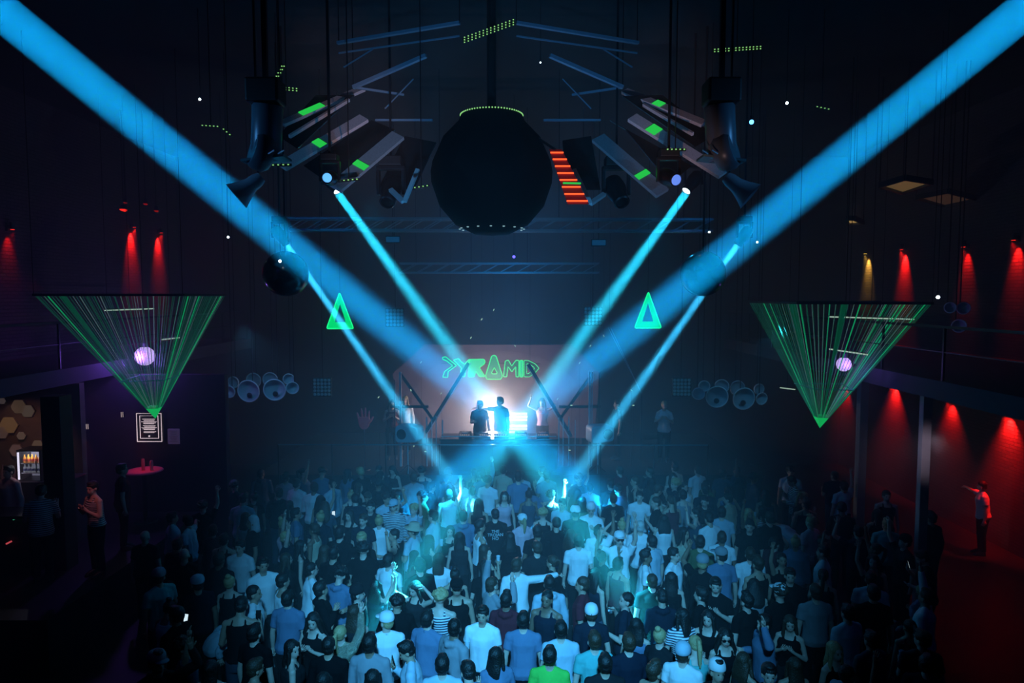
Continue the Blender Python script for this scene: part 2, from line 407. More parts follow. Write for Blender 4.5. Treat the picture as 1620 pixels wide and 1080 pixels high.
for sx in (-1, 1):   # outer frame bars of the ornament
    X = lambda px: 772+sx*(px-772)
    FBS = mat('frame_blue_steel', (.22, .34, .45), .5, .3)
    for a_, b_, w_, h_ in (((817, 36, 9.6), (1010, 68, 10.2), .055, .04), ((817, 57, 9.6), (1008, 84, 10.2), .02, .02), ((955, 78, 9.9), (1000, 106, 9.5), .02, .02), ((870, 88, 10), (985, 138, 10.4), .06, .05),
                           ((985, 138, 10.4), (905, 150, 10.6), .03, .03), ((890, 125, 10.5), (935, 172, 10.5), .015, .015), ((860, 190, 10.3), (950, 190, 10.5), .03, .03)):
        MB().bar(at(X(a_[0]), *a_[1:]), at(X(b_[0]), *b_[1:]), w_, h_).build('frame_bar', FBS, pod)
    for px, py, Y in ((817, 36, 9.6), (1008, 68, 10.2), (985, 138, 10.4)):
        p = at(X(px), py, Y); MB().bar(p, Vector((p.x, p.y, 11)), .012, .012).build('hanging_cable', DARK, pod)
# dark fins between the arms
for quad in (((500, 150), (560, 150), (470, 235), (440, 215)), ((588, 190), (625, 205), (520, 290), (480, 262)), ((640, 215), (690, 225), (655, 300), (600, 295)),
             ((1048, 150), (985, 152), (1100, 232), (1130, 214)), ((965, 190), (990, 205), (1060, 290), (1095, 262)), ((890, 222), (935, 215), (950, 300), (895, 300))):
    q = [at(x, y, 10.9) for x, y in quad]; n = Vector((0, .05, 0))
    if quad[0][0] > 770: q = q[::-1]
    MB().add(q+[p+n for p in q], [(0, 1, 2, 3), (7, 6, 5, 4), (0, 4, 5, 1), (1, 5, 6, 2), (2, 6, 7, 3), (3, 7, 4, 0)]).build('dark_fin', GLOSSBLACK, pod)
# red bar panel
q = [at(869, 237, 10.0), at(889, 237, 10.0), at(932, 323, 9.7), at(898, 323, 9.7)]
rp = thing('red_light_panel', 'slanted dark panel with a ladder of glowing red bars beside the black pod', 'light panel', sum(q, Vector())/4)
n = Vector((0, .05, .02))
MB().add(q+[p+n for p in q], [(0, 1, 2, 3), (7, 6, 5, 4), (0, 4, 5, 1), (1, 5, 6, 2), (2, 6, 7, 3), (3, 7, 4, 0)]).build('panel_body', mat('red_panel', (.25, .01, .01), .5, emit=(1, .02, .02), estr=.02), rp)
for k in range(8):
    f = .055+.127*k; a = q[0].lerp(q[3], f); b = q[1].lerp(q[2], f); e = Vector((0, -.02, 0))
    MB().bar(a+e, b+e, .018, .02).build('red_bar', LEDR, rp)
    if k == 5:
        MB().bar(a.lerp(b, .05)+e*2+Vector((0, 0, .05)), b+e*2+Vector((0, 0, .045)), .04, .02).build('green_bar', LEDG, rp)
MB().bar(q[0].lerp(q[1], .5), Vector((POD.x+.5, POD.y, POD.z+.7)), .03, .03).build('mounting_bar', DARK, rp)

# dotted laser light on the ceiling steelwork, modelled as glowing dots on added rails
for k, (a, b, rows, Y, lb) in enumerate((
    ((732, 64), (815, 34), 3, 10.3, 'bright green dotted laser-light mark at top centre of the ceiling'),
    ((429, 139), (449, 102), 2, 11, 'steep green dotted laser-light mark above the left hanging projector'),
    ((431, 138), (472, 142), 2, 11, 'flat green dotted laser-light mark meeting the steep mark, upper left'),
    ((317, 198), (347, 200), 1, 11, 'flat green dotted laser-light mark left of the left hanging projector'),
    ((351, 202), (366, 215), 1, 11, 'short sloping green dotted laser-light mark left of the left hanging projector'),
    ((428, 261), (460, 260), 1, 9.3, 'short green dotted laser-light mark below the left hanging projector'),
    ((534, 286), (568, 283), 1, 9.5, 'short green dotted laser-light mark right of the left blue lamp'),
    ((1128, 80), (1206, 75), 2, 11, 'green dotted laser-light mark alone on the upper right ceiling'),
    ((1290, 168), (1314, 173), 1, 12, 'short green laser-light mark near the upper right blue beam'),
    ((1053, 236), (1086, 236), 1, 9.3, 'green dotted laser-light mark on the right radiating panel'),
    ((653, 297), (679, 293), 1, 9.6, 'short dotted laser-light mark at the left mirror V'))):
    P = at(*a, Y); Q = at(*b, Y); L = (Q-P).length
    t = thing('laser_mark', lb, 'light strip', (P+Q)/2, 'green dotted laser-light marks')
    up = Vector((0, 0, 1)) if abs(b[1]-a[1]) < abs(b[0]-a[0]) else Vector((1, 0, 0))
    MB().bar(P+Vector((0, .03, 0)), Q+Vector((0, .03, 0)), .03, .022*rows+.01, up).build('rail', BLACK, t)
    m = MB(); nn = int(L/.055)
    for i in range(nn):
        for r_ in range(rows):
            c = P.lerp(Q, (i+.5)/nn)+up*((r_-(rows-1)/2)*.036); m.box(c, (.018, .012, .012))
    m.build('laser_dot_row', DOTG, t)
    h = MB(); h.bar((P+Q)/2+Vector((0, .04, 0)), Vector(((P+Q).x/2, P.y+.04, 11)), .012, .012); h.build('hanging_cable', DARK, t)

# ------------------------------------------------------------------ moving heads and other lamps
def moving_head(p, t, sc, label, lens=LAMPB, group='moving head lamps', hang=True, top=True):
    """yoke lamp whose lens sits at p and looks to t"""
    p = Vector(p); d = (Vector(t)-p).normalized(); c = p-d*.34*sc
    th = thing('moving_head_lamp', label, 'stage light', c, group)
    M = frame_to(c, Vector(t)) @ Matrix.Scale(sc, 4)
    MB().lathe([(0, -.26), (.10, -.26), (.15, -.2), (.165, -.05), (.15, .1), (.12, .2), (.125, .31), (.105, .33), (.10, .30), (0, .30)], 24, M, False).build('lamp_body', DARK, th, True)
    MB().lathe([(0, .322), (.06, .318), (.098, .308), (.098, .30), (0, .30)], 20, M, False).build('lens', lens, th, True)
    side = Vector((1, 0, 0)) if abs(d.x) < .9 else Vector((0, 1, 0))
    yk = MB(); u = Vector((0, 0, 1))
    for s in (-1, 1): yk.bar(c+side*s*.2*sc-u*.08*sc, c+side*s*.2*sc+u*.34*sc, .05*sc, .12*sc, (0, 1, 0))
    yk.bar(c-side*.225*sc+u*.34*sc, c+side*.225*sc+u*.34*sc, .14*sc, .06*sc)
    yk.build('yoke', DARK, th, bevel=.008)
    MB().box(c+u*.44*sc, (.36*sc, .3*sc, .15*sc)).build('base', BLACK, th, bevel=.015)
    if hang: MB().bar(c+u*.5*sc, Vector((c.x, c.y, 11.0)), .03, .03).build('hanging_pole', DARK, th)
    return th
for s, nm in ((-1, 'left'), (1, 'right')):
    X = lambda px: 810+s*(px-810)
    moving_head(at(X(535), 303, 13.05), at(X(1003), 950, 10.3), .8, 'moving head lamp at the top of the inner %s cyan beam' % nm, LAMPW)
    moving_head(at(X(454), 388, 13.65), at(X(740), 795, 15.1), .7, 'moving head lamp behind the black globe at the %s' % nm, LAMPW)
# bright lens heads seen from the balcony
moving_head(at(517, 281, 9.2), CAM+Vector((-2.0, 0, .2)), .62, 'moving head with glowing blue-white lens, left of centre', emis('lens_left', (.12, .45, 1), 1.3))
moving_head(at(1071, 285, 9.2), CAM+Vector((4.0, 3, -.6)), .72, 'moving head with violet-blue lens turned sideways, right of centre', emis('lens_right', (.15, .3, 1), .9))
moving_head(at(612, 322, 10.2), (-2.5, 5, 2), .95, 'unlit black moving head left of the black pod', GLOSSBLACK)
moving_head(at(985, 322, 10.2), (3.2, 5, 2), .95, 'unlit black moving head right of the black pod', GLOSSBLACK)
BSH = mat('projector_blue_black', (.12, .16, .2), .35, .2)
for s, nm in ((-1, 'left'), (1, 'right')):   # big hanging projectors
    X = lambda px: 781+s*(px-781)
    p = at(X(1140), 212, 8.9)
    t = thing('hanging_projector', 'large hanging black projector drum at the %s end of the ceiling ornament' % nm, 'projector', p, 'large hanging projectors')
    MB().lathe([(0, .36), (.17, .36), (.19, .33), (.19, -.25), (.16, -.33), (0, -.36)], 28, Matrix.Translation(p)@Euler((R(8), R(-s*6), 0)).to_matrix().to_4x4(), False).build('drum', BSH, t, True)
    b = p+Vector((s*.05, -.05, -.24))
    MB().lathe([(0, -.12), (.19, -.12), (.24, -.06), (.24, .07), (.2, .12), (0, .12)], 28, Matrix.Translation(b)@Euler((R(75), 0, R(s*55))).to_matrix().to_4x4(), False).build('side_housing', BSH, t, True)
    MB().bar(p+Vector((-.26*s, 0, -.3)), p+Vector((.28*s, 0, -.36)), .34, .03).build('tray', mat('tray_teal', (.12, .2, .22), .4, .3), t)
    MB().box(p+Vector((0, 0, .52)), (.42, .36, .3)).build('clamp_box', BLACK, t, bevel=.03)
    MB().bar(p+Vector((0, 0, .6)), Vector((p.x, p.y, 11)), .06, .06).build('hanging_pole', DARK, t)
    for k in range(2):
        MB().bar(p+Vector((-.24*s+.12*k*s, -.3, -.31)), p+Vector((-.32*s+.12*k*s, -.32, -.27)), .012, .012).build('bracket_pin', STEEL, t)
    # horn below
    h = at(X(1155), 285, 9.3); hd = Vector((s*.62, -.2, -.55)).normalized()
    t = thing('horn_speaker', 'flared blue-grey horn speaker below the %s hanging projector' % nm, 'speaker', h)
    M = frame_to(h, h+hd)
    MB().lathe([(0, -.08), (.07, -.07), (.095, 0), (.10, .1), (.13, .2), (.19, .34), (.20, .35), (.18, .335), (.12, .2), (.08, .08), (0, .06)], 28, M, False).build('horn', mat('horn_grey', (.3, .36, .42), .45), t, True)
    MB().bar(h-hd*.02, Vector((h.x, h.y, 11)), .025, .025).build('hanging_pole', DARK, t)
    # dark globe in front of the outer moving head
    g = at(X(1112) if s > 0 else 452, 433, 12.8)
    t = thing('hanging_globe', 'black hanging globe in front of the %s outer beam lamp' % nm, 'globe', g)
    MB().ell(g, (.42, .42, .42), 32, 20).build('globe_shell', GLOSSBLACK, t, True)
    MB().tube([g+Vector((0, 0, .41)), Vector((g.x, g.y, 11))], .02, 8).build('hanging_rod', DARK, t)

# small bare lamps scattered in the rig
for px, py, Y, r, m_, lb in ((316, 157, 12, .035, 'w', 'tiny white lamp high at the upper left'), (443, 413, 12.2, .045, 'w', 'small white lamp just below the left black globe'),
    (361, 375, 14, .04, 'w', 'small white lamp left of the left blue beam'), (1198, 383, 14, .035, 'w', 'small white lamp right of the right big beam'),
    (1121, 437, 12.6, .03, 'w', 'small white lamp on the right side of the right black globe'), (1122, 367, 14, .04, 'w', 'small white square lamp above the right outer beam lamp'),
    (1245, 163, 12, .04, 'w', 'tiny white lamp high at the upper right'), (1189, 193, 11, .06, 'b', 'small twin blue lamp right of the right projector'),
    (813, 406, 17, .06, 'v', 'violet-blue lamp above the lower truss'), (855, 99, 11, .02, 'w', 'pinprick lamp above the black pod'),
    (1484, 470, 12, .05, 'w', 'tiny white lamp above the blue horns on the right')):
    p = at(px, py, Y); t = thing('small_lamp', lb, 'lamp', p, 'small bare lamps in the rig')
    r *= .6; MB().ell(p, (r, r, r), 12, 8).build('bulb', {'w': LAMPW, 'b': LAMPB, 'v': emis('lamp_violet', (.1, .08, 1.0), 4)}[m_], t, True)
    MB().lathe([(r*.5, 0), (r*.6, .03), (r*.5, .08), (0, .09)], 10, Matrix.Translation(p+Vector((0, .02, r*.7)))).build('socket', BLACK, t, True)
    MB().bar(p+Vector((0, .02, r+.05)), Vector((p.x, p.y+.02, 11)), .01, .01).build('cable', BLACK, t)
for px, py, lb in ((622, 379, 'dim blue flood lamp below the upper truss, left'), (947, 384, 'dim blue flood lamp below the upper truss, right')):
    p = at(px, py, 16); t = thing('flood_lamp', lb, 'lamp', p, 'blue flood lamps')
    MB().box(p, (.34, .12, .16)).build('housing', BLACK, t, bevel=.01)
    MB().box(p+Vector((0, -.065, 0)), (.31, .01, .12)).build('lens', emis('flood_blue', (.02, .22, .6), .18), t)
    MB().bar(p+Vector((0, 0, .05)), Vector((p.x, p.y, 11)), .02, .02).build('hanging_pole', DARK, t)

# five by five lamp panels
for px, py, lb in ((625, 502, 'faint five by five lamp matrix between the left big beam and the inner left beam'), (510, 612, 'five by five lamp matrix beside the left white horn cluster'),
                   (938, 500, 'dark five by five lamp matrix crossed by the inner right beam'), (1078, 612, 'five by five lamp matrix beside the right white horn cluster')):
    p = at(px, py, 19.5); t = thing('matrix_lamp', lb, 'stage light', p, 'five by five matrix lamps')
    MB().box(p, (.54, .1, .54)).build('housing', DARK, t, bevel=.01)
    for i in range(5):
        for j in range(5):
            MB().lathe([(0, .0), (.042, .0), (.045, .012), (.03, .02), (0, .022)], 10, Matrix.Translation(p+Vector(((i-2)*.102, -.05, (j-2)*.102)))@Euler((PI/2, 0, 0)).to_matrix().to_4x4(), False).build('lens', mat_lens if (i or j) else (mat_lens := mat('matrix_lens', (.35, .5, .55), .2, .3, (.05, .5, .65), .018)), t)
    MB().bar(p+Vector((0, .08, 0)), Vector((p.x, p.y+.08, 11)), .03, .03).build('hanging_pole', DARK, t)

# white horn clusters at the stage corners
HORN = mat('horn_white', (.42, .46, .5), .35)
def dish(p, r, look, parent, nm='dish'):
    M = frame_to(p, look)
    MB().lathe([(0, -r*.95), (r*.3, -r*.9), (r*.7, -r*.5), (r*.97, -.02), (r, .03), (r*.95, .035), (r*.92, 0), (r*.62, -r*.42), (0, -r*.62)], 32, M, False).build(nm, HORN, parent, True)
    ring_ = [(r*math.cos(2*PI*i/32), r*math.sin(2*PI*i/32), .035) for i in range(33)]; MB().tube([M@Vector(q_) for q_ in ring_], max(.014, r*.055), 8, False).build('rim', WHITE, parent, True)
def horn(px, py, rp, Y, hole, label, grp, yaw=0):
    p = at(px, py, Y); r = rp*Y/1080
    t = thing('horn_loudspeaker', label, 'loudspeaker', p, grp)
    look = p+Vector((yaw, -1, -.12)); dish(p, r, look, t)
    if hole:
        M = frame_to(p+Vector((0, r*.1, -r*.42)), look); MB().lathe([(0, 0), (r*.24, 0), (r*.25, .012), (r*.12, -.01+.03), (0, .03)], 20, M, False).build('driver', BLACK, t, True)
    MB().bar(p+Vector((0, r*.9, 0)), Vector((p.x, p.y+r*.9, 11.0)), .02, .02).build('hanging_pole', DARK, t)
for row, grp, nm in ((((364, 619, 9.5, 18.3, 0), (370, 604, 9, 18.9, 0), (394, 618, 17.5, 18.2, 1), (402, 601, 11.5, 19.2, 0), (435, 616, 17, 18.0, 1), (428, 600, 11.5, 19.1, 0), (457, 599, 8.5, 18.4, 0), (463, 613, 9.5, 18.0, 0)),
                     'white horns left of the stage', 'left'),
                    (((1114, 610, 8.5, 18.4, 0), (1105, 622, 9.5, 18.0, 0), (1134, 627, 17, 18.0, 1), (1141, 611, 11.5, 19.1, 0), (1176, 630, 17.5, 18.2, 1), (1166, 613, 11.5, 19.2, 0), (1200, 615, 8.5, 18.9, 0), (1204, 630, 9.5, 18.3, 0)),
                     'white horns right of the stage', 'right')):
    L = ['lower outer small', 'upper outer small', 'large outer', 'rear outer', 'large inner', 'rear inner', 'upper inner small', 'lower inner small']
    if nm == 'right': L = ['upper inner small', 'lower inner small', 'large inner', 'rear inner', 'large outer', 'rear outer', 'upper outer small', 'lower outer small']
    for (px, py, r, Y, h), l in zip(row, L):
        horn(px, py, r, Y, h, '%s white horn loudspeaker in the %s cluster beside the stage' % (l, nm), grp, (px-(413 if nm == 'left' else 1155))*.004)
for px, py, r, l in ((1503, 486, 8, 'upper left'), (1524, 487, 9, 'upper right'), (1517, 515, 10, 'lower')):
    horn(px, py, r, 14.5, 0, '%s of the three dim blue horns under the right gallery lamps' % l, 'dim blue horns, right', -.5)

# ------------------------------------------------------------------ inverted string pyramids
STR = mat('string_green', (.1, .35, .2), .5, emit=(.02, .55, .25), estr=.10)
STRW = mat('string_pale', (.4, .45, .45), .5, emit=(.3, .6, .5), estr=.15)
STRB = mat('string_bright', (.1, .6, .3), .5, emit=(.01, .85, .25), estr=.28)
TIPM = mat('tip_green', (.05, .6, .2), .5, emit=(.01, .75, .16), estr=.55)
def string_pyramid(corners, apex, label, ztop, seed):
    rnd = random.Random(seed)
    c = sum((Vector(k) for k in corners), Vector())/4
    t = thing('string_pyramid', label, 'string light', c)
    fr = MB()
    for i in range(4): fr.bar(corners[i], corners[(i+1) % 4], .06, .05)
    fr.build('top_frame', BLACK, t)
    for p in corners: MB().bar(p, (p[0], p[1], 11.0), .01, .01).build('hanging_cable', BLACK, t)
    A = Vector(apex)
    for i in range(4):
        P, Q = Vector(corners[i]), Vector(corners[(i+1) % 4]); n = 22
        for k in range(n):
            p = P.lerp(Q, (k+.5)/n)+Vector((0, 0, -.02)); e = A.lerp(p, .09)
            r = .0055 if rnd.random() > .05 else .013
            m = STR if rnd.random() > .25 else STRW
            MB().tube([p, e], [r, r*.8], 5, False).build('string', m if r < .01 else STRB, t)
    for f0, f1, sc, side in ((.30, .36, 1, 0), (.62, .67, 1, 2)):   # two wider woven bands
        P, Q = Vector(corners[side]), Vector(corners[(side+1) % 4])
        a, b = P.lerp(Q, f0), P.lerp(Q, f1); a2, b2 = A.lerp(a, .09), A.lerp(b, .09); n = Vector((.006, .006, 0))
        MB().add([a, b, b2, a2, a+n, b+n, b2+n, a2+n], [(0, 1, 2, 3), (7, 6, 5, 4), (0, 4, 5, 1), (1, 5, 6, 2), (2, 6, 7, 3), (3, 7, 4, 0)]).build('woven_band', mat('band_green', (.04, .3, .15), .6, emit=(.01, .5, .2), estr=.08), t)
    # small inner shelf frame and the solid green tip
    sh = MB(); q = [A.lerp(Vector(p), .33) for p in corners]
    for i in range(4): sh.bar(q[i], q[(i+1) % 4], .02, .02)
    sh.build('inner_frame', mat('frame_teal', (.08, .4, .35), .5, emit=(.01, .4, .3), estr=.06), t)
    tip = [A.lerp(Vector(p), .10) for p in corners]
    MB().add([A]+tip, [(0, 1, 2), (0, 2, 3), (0, 3, 4), (0, 4, 1), (4, 3, 2, 1)]).build('tip', TIPM, t)
    return t
ZL, ZR = 6.12, 5.92
def top(px, D, z): return ((px-810)/1080*math.hypot(1, 0)*D, D, z)
cl = [top(55, 13.0, ZL), top(170, 16.4, ZL), top(357, 16.9, ZL), top(290, 13.9, ZL)]
string_pyramid(cl, at(246, 662, 15.0), 'inverted pyramid of thin green glowing strings hanging at the left', ZL, 3)
cr = [top(1184, 16.6, 5.96), top(1395, 16.2, 5.96), top(1474, 13.0, 5.96), top(1262, 13.7, 5.96)]
string_pyramid(cr, at(1297, 677, 14.6), 'inverted pyramid of thin green glowing strings hanging at the right', ZR, 5)
# violet lamps inside the pyramids
VIO = mat('lamp_violet_white', (.3, .2, .4), .4, emit=(.75, .5, 1.0), estr=1.1, noise_amt=0)
n_ = VIO.node_tree; vo = n_.nodes.new('ShaderNodeTexVoronoi'); vo.inputs['Scale'].default_value = 60; cr_ = n_.nodes.new('ShaderNodeValToRGB')
cr_.color_ramp.elements[0].position = .1; cr_.color_ramp.elements[0].color = (.18, .04, .8, 1); cr_.color_ramp.elements[1].position = .6; cr_.color_ramp.elements[1].color = (.8, .6, 1, 1)
n_.links.new(vo.outputs['Color'], cr_.inputs[0]); n_.links.new(cr_.outputs[0], n_.nodes['Principled BSDF'].inputs['Emission Color'])
for px, py, Y, r, pw, lb in ((229, 563, 16.2, .225, 60, 'glowing violet-white ball lamp behind the left string pyramid'), (1335, 576, 14.4, .150, 12, 'smaller sparkling violet ball lamp behind the right string pyramid')):
    p = at(px, py, Y); t = thing('ball_lamp', lb, 'lamp', p)
    MB().ell(p, (r, r, r), 24, 16).build('glass_ball', VIO, t, True)
    MB().lathe([(.06, 0), (.07, .1), (.03, .13), (0, .13)], 14, Matrix.Translation(p+Vector((0, 0, r*.93)))).build('cap', BLACK, t, True)
    MB().bar(p+Vector((0, 0, r)), Vector((p.x, p.y, 11)), .015, .015).build('cable', BLACK, t)
    point(p+Vector((0, -r-.12, 0)), .08, pw, (.28, .10, 1.0), 'ball_glow')
# slender white tubes near the pyramids
for a, b, Y, lb in (((165, 491), (244, 488), 17, 'thin white tube lamp high behind the left string pyramid'), ((256, 537), (284, 534), 16.5, 'short white tube lamp right of the left violet ball'),
                    ((1312, 501), (1446, 505), 15.0, 'long thin white tube lamp behind the right string pyramid'), ((1312, 552), (1373, 561), 14.2, 'short white tube lamp above the right violet ball'),
                    ((1234, 613), (1258, 616), 18, 'short blue-white tube lamp left of the right string pyramid')):
    P, Q = at(*a, Y), at(*b, Y); t = thing('tube_lamp', lb, 'lamp', (P+Q)/2, 'thin tube lamps')
    MB().tube([P, Q], .014, 8).build('tube', TUBEW, t); MB().bar(P+Vector((0, .03, .02)), Q+Vector((0, .03, .02)), .03, .03).build('fitting', BLACK, t)
    m = (P+Q)/2; MB().bar(m+Vector((0, .03, .03)), Vector((m.x, m.y+.03, 11)), .01, .01).build('cable', BLACK, t)

# ------------------------------------------------------------------ neon triangles
def round_poly(pts, r, seg=5):
    out = []; n = len(pts)
    for i in range(n):
        p = Vector((*pts[i], 0)); a = Vector((*pts[i-1], 0)); b = Vector((*pts[(i+1) % n], 0))
        u = (a-p); v = (b-p); rr = min(r, u.length*.45, v.length*.45); u.normalize(); v.normalize()
        s, e = p+u*rr, p+v*rr
        for k in range(seg+1):
            f = k/seg; q = s.lerp(p, f).lerp(p.lerp(e, f), f); out.append((q.x, q.y))
    return out
for px, py, lb in ((538, 491, 'green neon triangle hanging at the left, crossed by the outer cyan beam'), (1025, 490, 'green neon triangle hanging at the right beside the outer cyan beam')):
    p = at(px, py, 16.6); t = thing('neon_triangle', lb, 'neon sign', p, 'green neon triangles')
    W, H = .33, .44; k = .40
    M = Matrix.Translation(p)
    o_ = round_poly([(-W, -H), (W, -H), (0, H)], .05); i_ = round_poly([(-W*k*1.05, -H+.155), (W*k*1.05, -H+.155), (0, H*.40)], .02)
    MB().prism(o_, .05, M, i_).build('triangle_face', emis('neon_triangle_green', (.0, .85, .20), 1.0), t)
    ed = MB(); pts = [M@Vector((x, -.03, z)) for x, z in o_]; ed.tube(pts+[pts[0]], .012, 6, False); ed.build('tube_outline', NEONG, t)
    MB().bar(p+Vector((0, .03, H*.6)), Vector((p.x, p.y+.03, 11.0)), .01, .01).build('hanging_cable', BLACK, t)

# ------------------------------------------------------------------ sign over the booth
ZS, OX, OY = 6.355, 680, 540
SY = 20.6
sc_c = at(776, 580, SY)
sg = thing('neon_sign', 'green outlined neon letters spelling PYRAMID above the booth', 'neon sign', sc_c)
def P2(x, y): v = at(OX+x/ZS, OY+y/ZS, SY); return (v.x-sc_c.x, v.z-sc_c.z)
LET = {
 'P': ([(128, 158), (160, 152), (270, 240), (184, 302), (182, 358), (130, 358), (150, 300), (232, 242), (165, 190), (132, 180)], None),
 'Y': ([(238, 185), (290, 170), (318, 205), (352, 228), (400, 172), (395, 200), (362, 262), (352, 352), (306, 352), (318, 262)], None),
 'R': ([(402, 180), (545, 178), (556, 200), (548, 225), (498, 262), (555, 352), (500, 352), (462, 300), (446, 352), (388, 352)], None),
 'A': ([(620, 150), (645, 136), (668, 150), (730, 345), (715, 378), (575, 378), (560, 345)], [(640, 275), (648, 262), (656, 275), (676, 312), (672, 324), (625, 324), (620, 312)]),
 'M': ([(740, 354), (758, 195), (790, 186), (822, 246), (868, 186), (896, 190), (894, 354), (866, 354), (864, 250), (824, 305), (786, 250), (774, 354)], None),
 'I': ([(906, 190), (936, 190), (936, 354), (906, 354)], None),
 'D': ([(948, 190), (988, 190), (1060, 225), (1098, 268), (1060, 310), (1000, 354), (948, 354)], [(972, 225), (985, 222), (1030, 245), (1055, 268), (1028, 295), (990, 322), (972, 322)]),
}
FILL = {'P': .06, 'Y': .25, 'R': .9, 'A': .32, 'M': .10, 'I': .8, 'D': .03}
for ch, (poly, hole) in LET.items():
    o2 = [P2(*p) for p in poly]; h2 = [P2(*p) for p in hole] if hole else None
    M = Matrix.Translation(sc_c)
    L = MB().prism(o2, .05, M, h2).build('letter', mat('letter_fill', (.02, .12, .08), .5, emit=(0, .9, .4), estr=FILL[ch]), sg)
    ed = MB()
    for ringp in (o2, h2):
        if ringp:
            pts = [M@Vector((x, -.035, z)) for x, z in round_poly(ringp, .03, 3)]; ed.tube(pts+[pts[0]], .014 if ch != 'D' else .008, 6, False)
    ed.build('tube_outline', NEONG, L)
MB().bar(sc_c+Vector((-1.5, .06, .1)), sc_c+Vector((1.5, .06, .1)), .03, .03).build('support_rail', BLACK, sg)
hh = MB()
for x in (-1.2, 1.2): hh.bar(sc_c+Vector((x, .06, .1)), (sc_c.x+x, sc_c.y+.06, 11), .015, .015)
hh.build('hanging_cable', BLACK, sg)

# ------------------------------------------------------------------ stage, booth and set
STGM = mat('stage_black', (.02, .02, .022), .6, noise_amt=.2)
DK = 1.30
st = thing('stage', 'black stage platform behind the crowd', 'stage', (0, 20.6, 0))
MB().box((0, 20.9, DK/2+.0), (13.5, 5.6, DK-.04)).build('platform', STGM, st)
MB().box((0, 20.9, DK-.01), (13.6, 5.7, .03)).build('deck', STGM, st)
ln = MB()
for a, b in ((360, 545), (552, 628), (968, 1092)): ln.bar(at(a, 703, 18.0), at(b, 704, 18.0), .02, .02)
stg_rail = ln
rl = thing('stage_rail', 'thin blue-lit steel rail along the stage front', 'railing', (0, 18.0, 0))
p0 = at(440, 703, 18.02); p1 = at(1120, 704, 18.02)
MB().bar(p0, p1, .03, .03).build('top_rail', mat('rail_teal', (.25, .5, .55), .3, .7), rl)
for k in range(9):
    q = Vector(p0).lerp(Vector(p1), k/8); MB().bar((q.x, q.y, 0), (q.x, q.y, q.z), .03, .03).build('post', DARK, rl)
# added backdrop, its mauve standing in for pinkish lit haze; and screen
MV = mat('haze_light_mauve', (.16, .09, .12), .85, noise_amt=.25, nscale=3)
MVD = mat('added_backdrop_frame', (.05, .045, .05), .7)
bd = thing('haze_backdrop', 'mauve panel added behind the DJ booth for the pinkish haze light', 'backdrop', at(788, 700, 21.6))
MB().prism([(x.x, x.z) for x in (at(628, 692, 21.6), at(940, 692, 21.6), at(948, 590, 21.6), at(905, 545, 21.6), at(672, 545, 21.6), at(622, 590, 21.6))], .1, Matrix.Translation((0, 21.6, 0))).build('panel', MV, bd)  # added panel, stands in for pinkish lit haze
for s in (-1, 1): MB().bar((s*2.2, 21.7, DK), (s*2.2, 21.7, 3.2), .08, .08).build('added_support', MVD, bd)
scn = thing('striped_screen', 'bright striped light screen right of the DJs', 'screen', at(825, 672, 21.0))
a, b = at(797, 652, 21.0), at(834, 690, 21.0)
MB().box(((a.x+b.x)/2, 21.03, (a.z+b.z)/2), (b.x-a.x+.06, .05, a.z-b.z+.06)).build('frame', MVD, scn)
for k in range(8):
    z = b.z+(a.z-b.z)*(k+.5)/8
    MB().box(((a.x+b.x)/2, 20.99, z), (b.x-a.x, .03, (a.z-b.z)/8*.7)).build('light_bar', emis('screen_bar', (1, .82, .72), (2.2, .8, 1.2, 2.0, .3, 1.6, 2.4, 1.4)[k]), scn)
MB().box(((a.x+b.x)/2, 21.03, (DK+b.z)/2), (.08, .05, b.z-DK)).build('stand', MVD, scn)
# burst lamp
bp_ = BURST+Vector((0, .15, 0))
t = thing('burst_lamp', 'blinding white lamp between the two DJs', 'stage light', bp_)
MB().lathe([(0, -.18), (.09, -.16), (.13, 0), (.12, .02)], 20, frame_to(bp_, CAM), False).build('lamp_body', BLACK, t, True)
MB().lathe([(0, .02), (.12, .02), (.12, 0), (0, 0)], 20, frame_to(bp_, CAM), False).build('lens', emis('burst', (1, .93, .9), 30), t)
MB().bar((bp_.x, bp_.y+.12, DK), (bp_.x, bp_.y+.12, bp_.z-.1), .04, .04).build('stand', BLACK, t)
# steel pyramid frame around the booth
FRM = mat('frame_steel_lit_edge', (.55, .55, .58), .4, .3); FRD = mat('frame_dark', (.06, .07, .08), .4, .6)
fr = thing('booth_pyramid_frame', 'dark steel triangle frame standing over the DJ booth', 'frame', (-.4, 19.2, DK))
def fbar(p, q, Yp, Yq, w_, m_=FRD): return MB().bar(at(*p, Yp), at(*q, Yq), w_, w_, (0, 1, 0)).build('frame_bar', m_, fr)
fbar((741, 574), (673, 684), 19.4, 19.0, .09); fbar((745, 574), (677, 684), 19.33, 18.93, .018, FRM)  # the thin pale bars, both sides, stand in for lit edges
fbar((836, 576), (904, 690), 19.4, 19.0, .09); fbar((832, 576), (899, 690), 19.33, 18.93, .018, FRM)
fbar((633, 590), (684, 662), 19.6, 19.2, .08); fbar((938, 590), (886, 662), 19.6, 19.2, .08)
fbar((618, 643), (678, 643), 19.3, 19.3, .07); fbar((884, 643), (950, 643), 19.3, 19.3, .07)
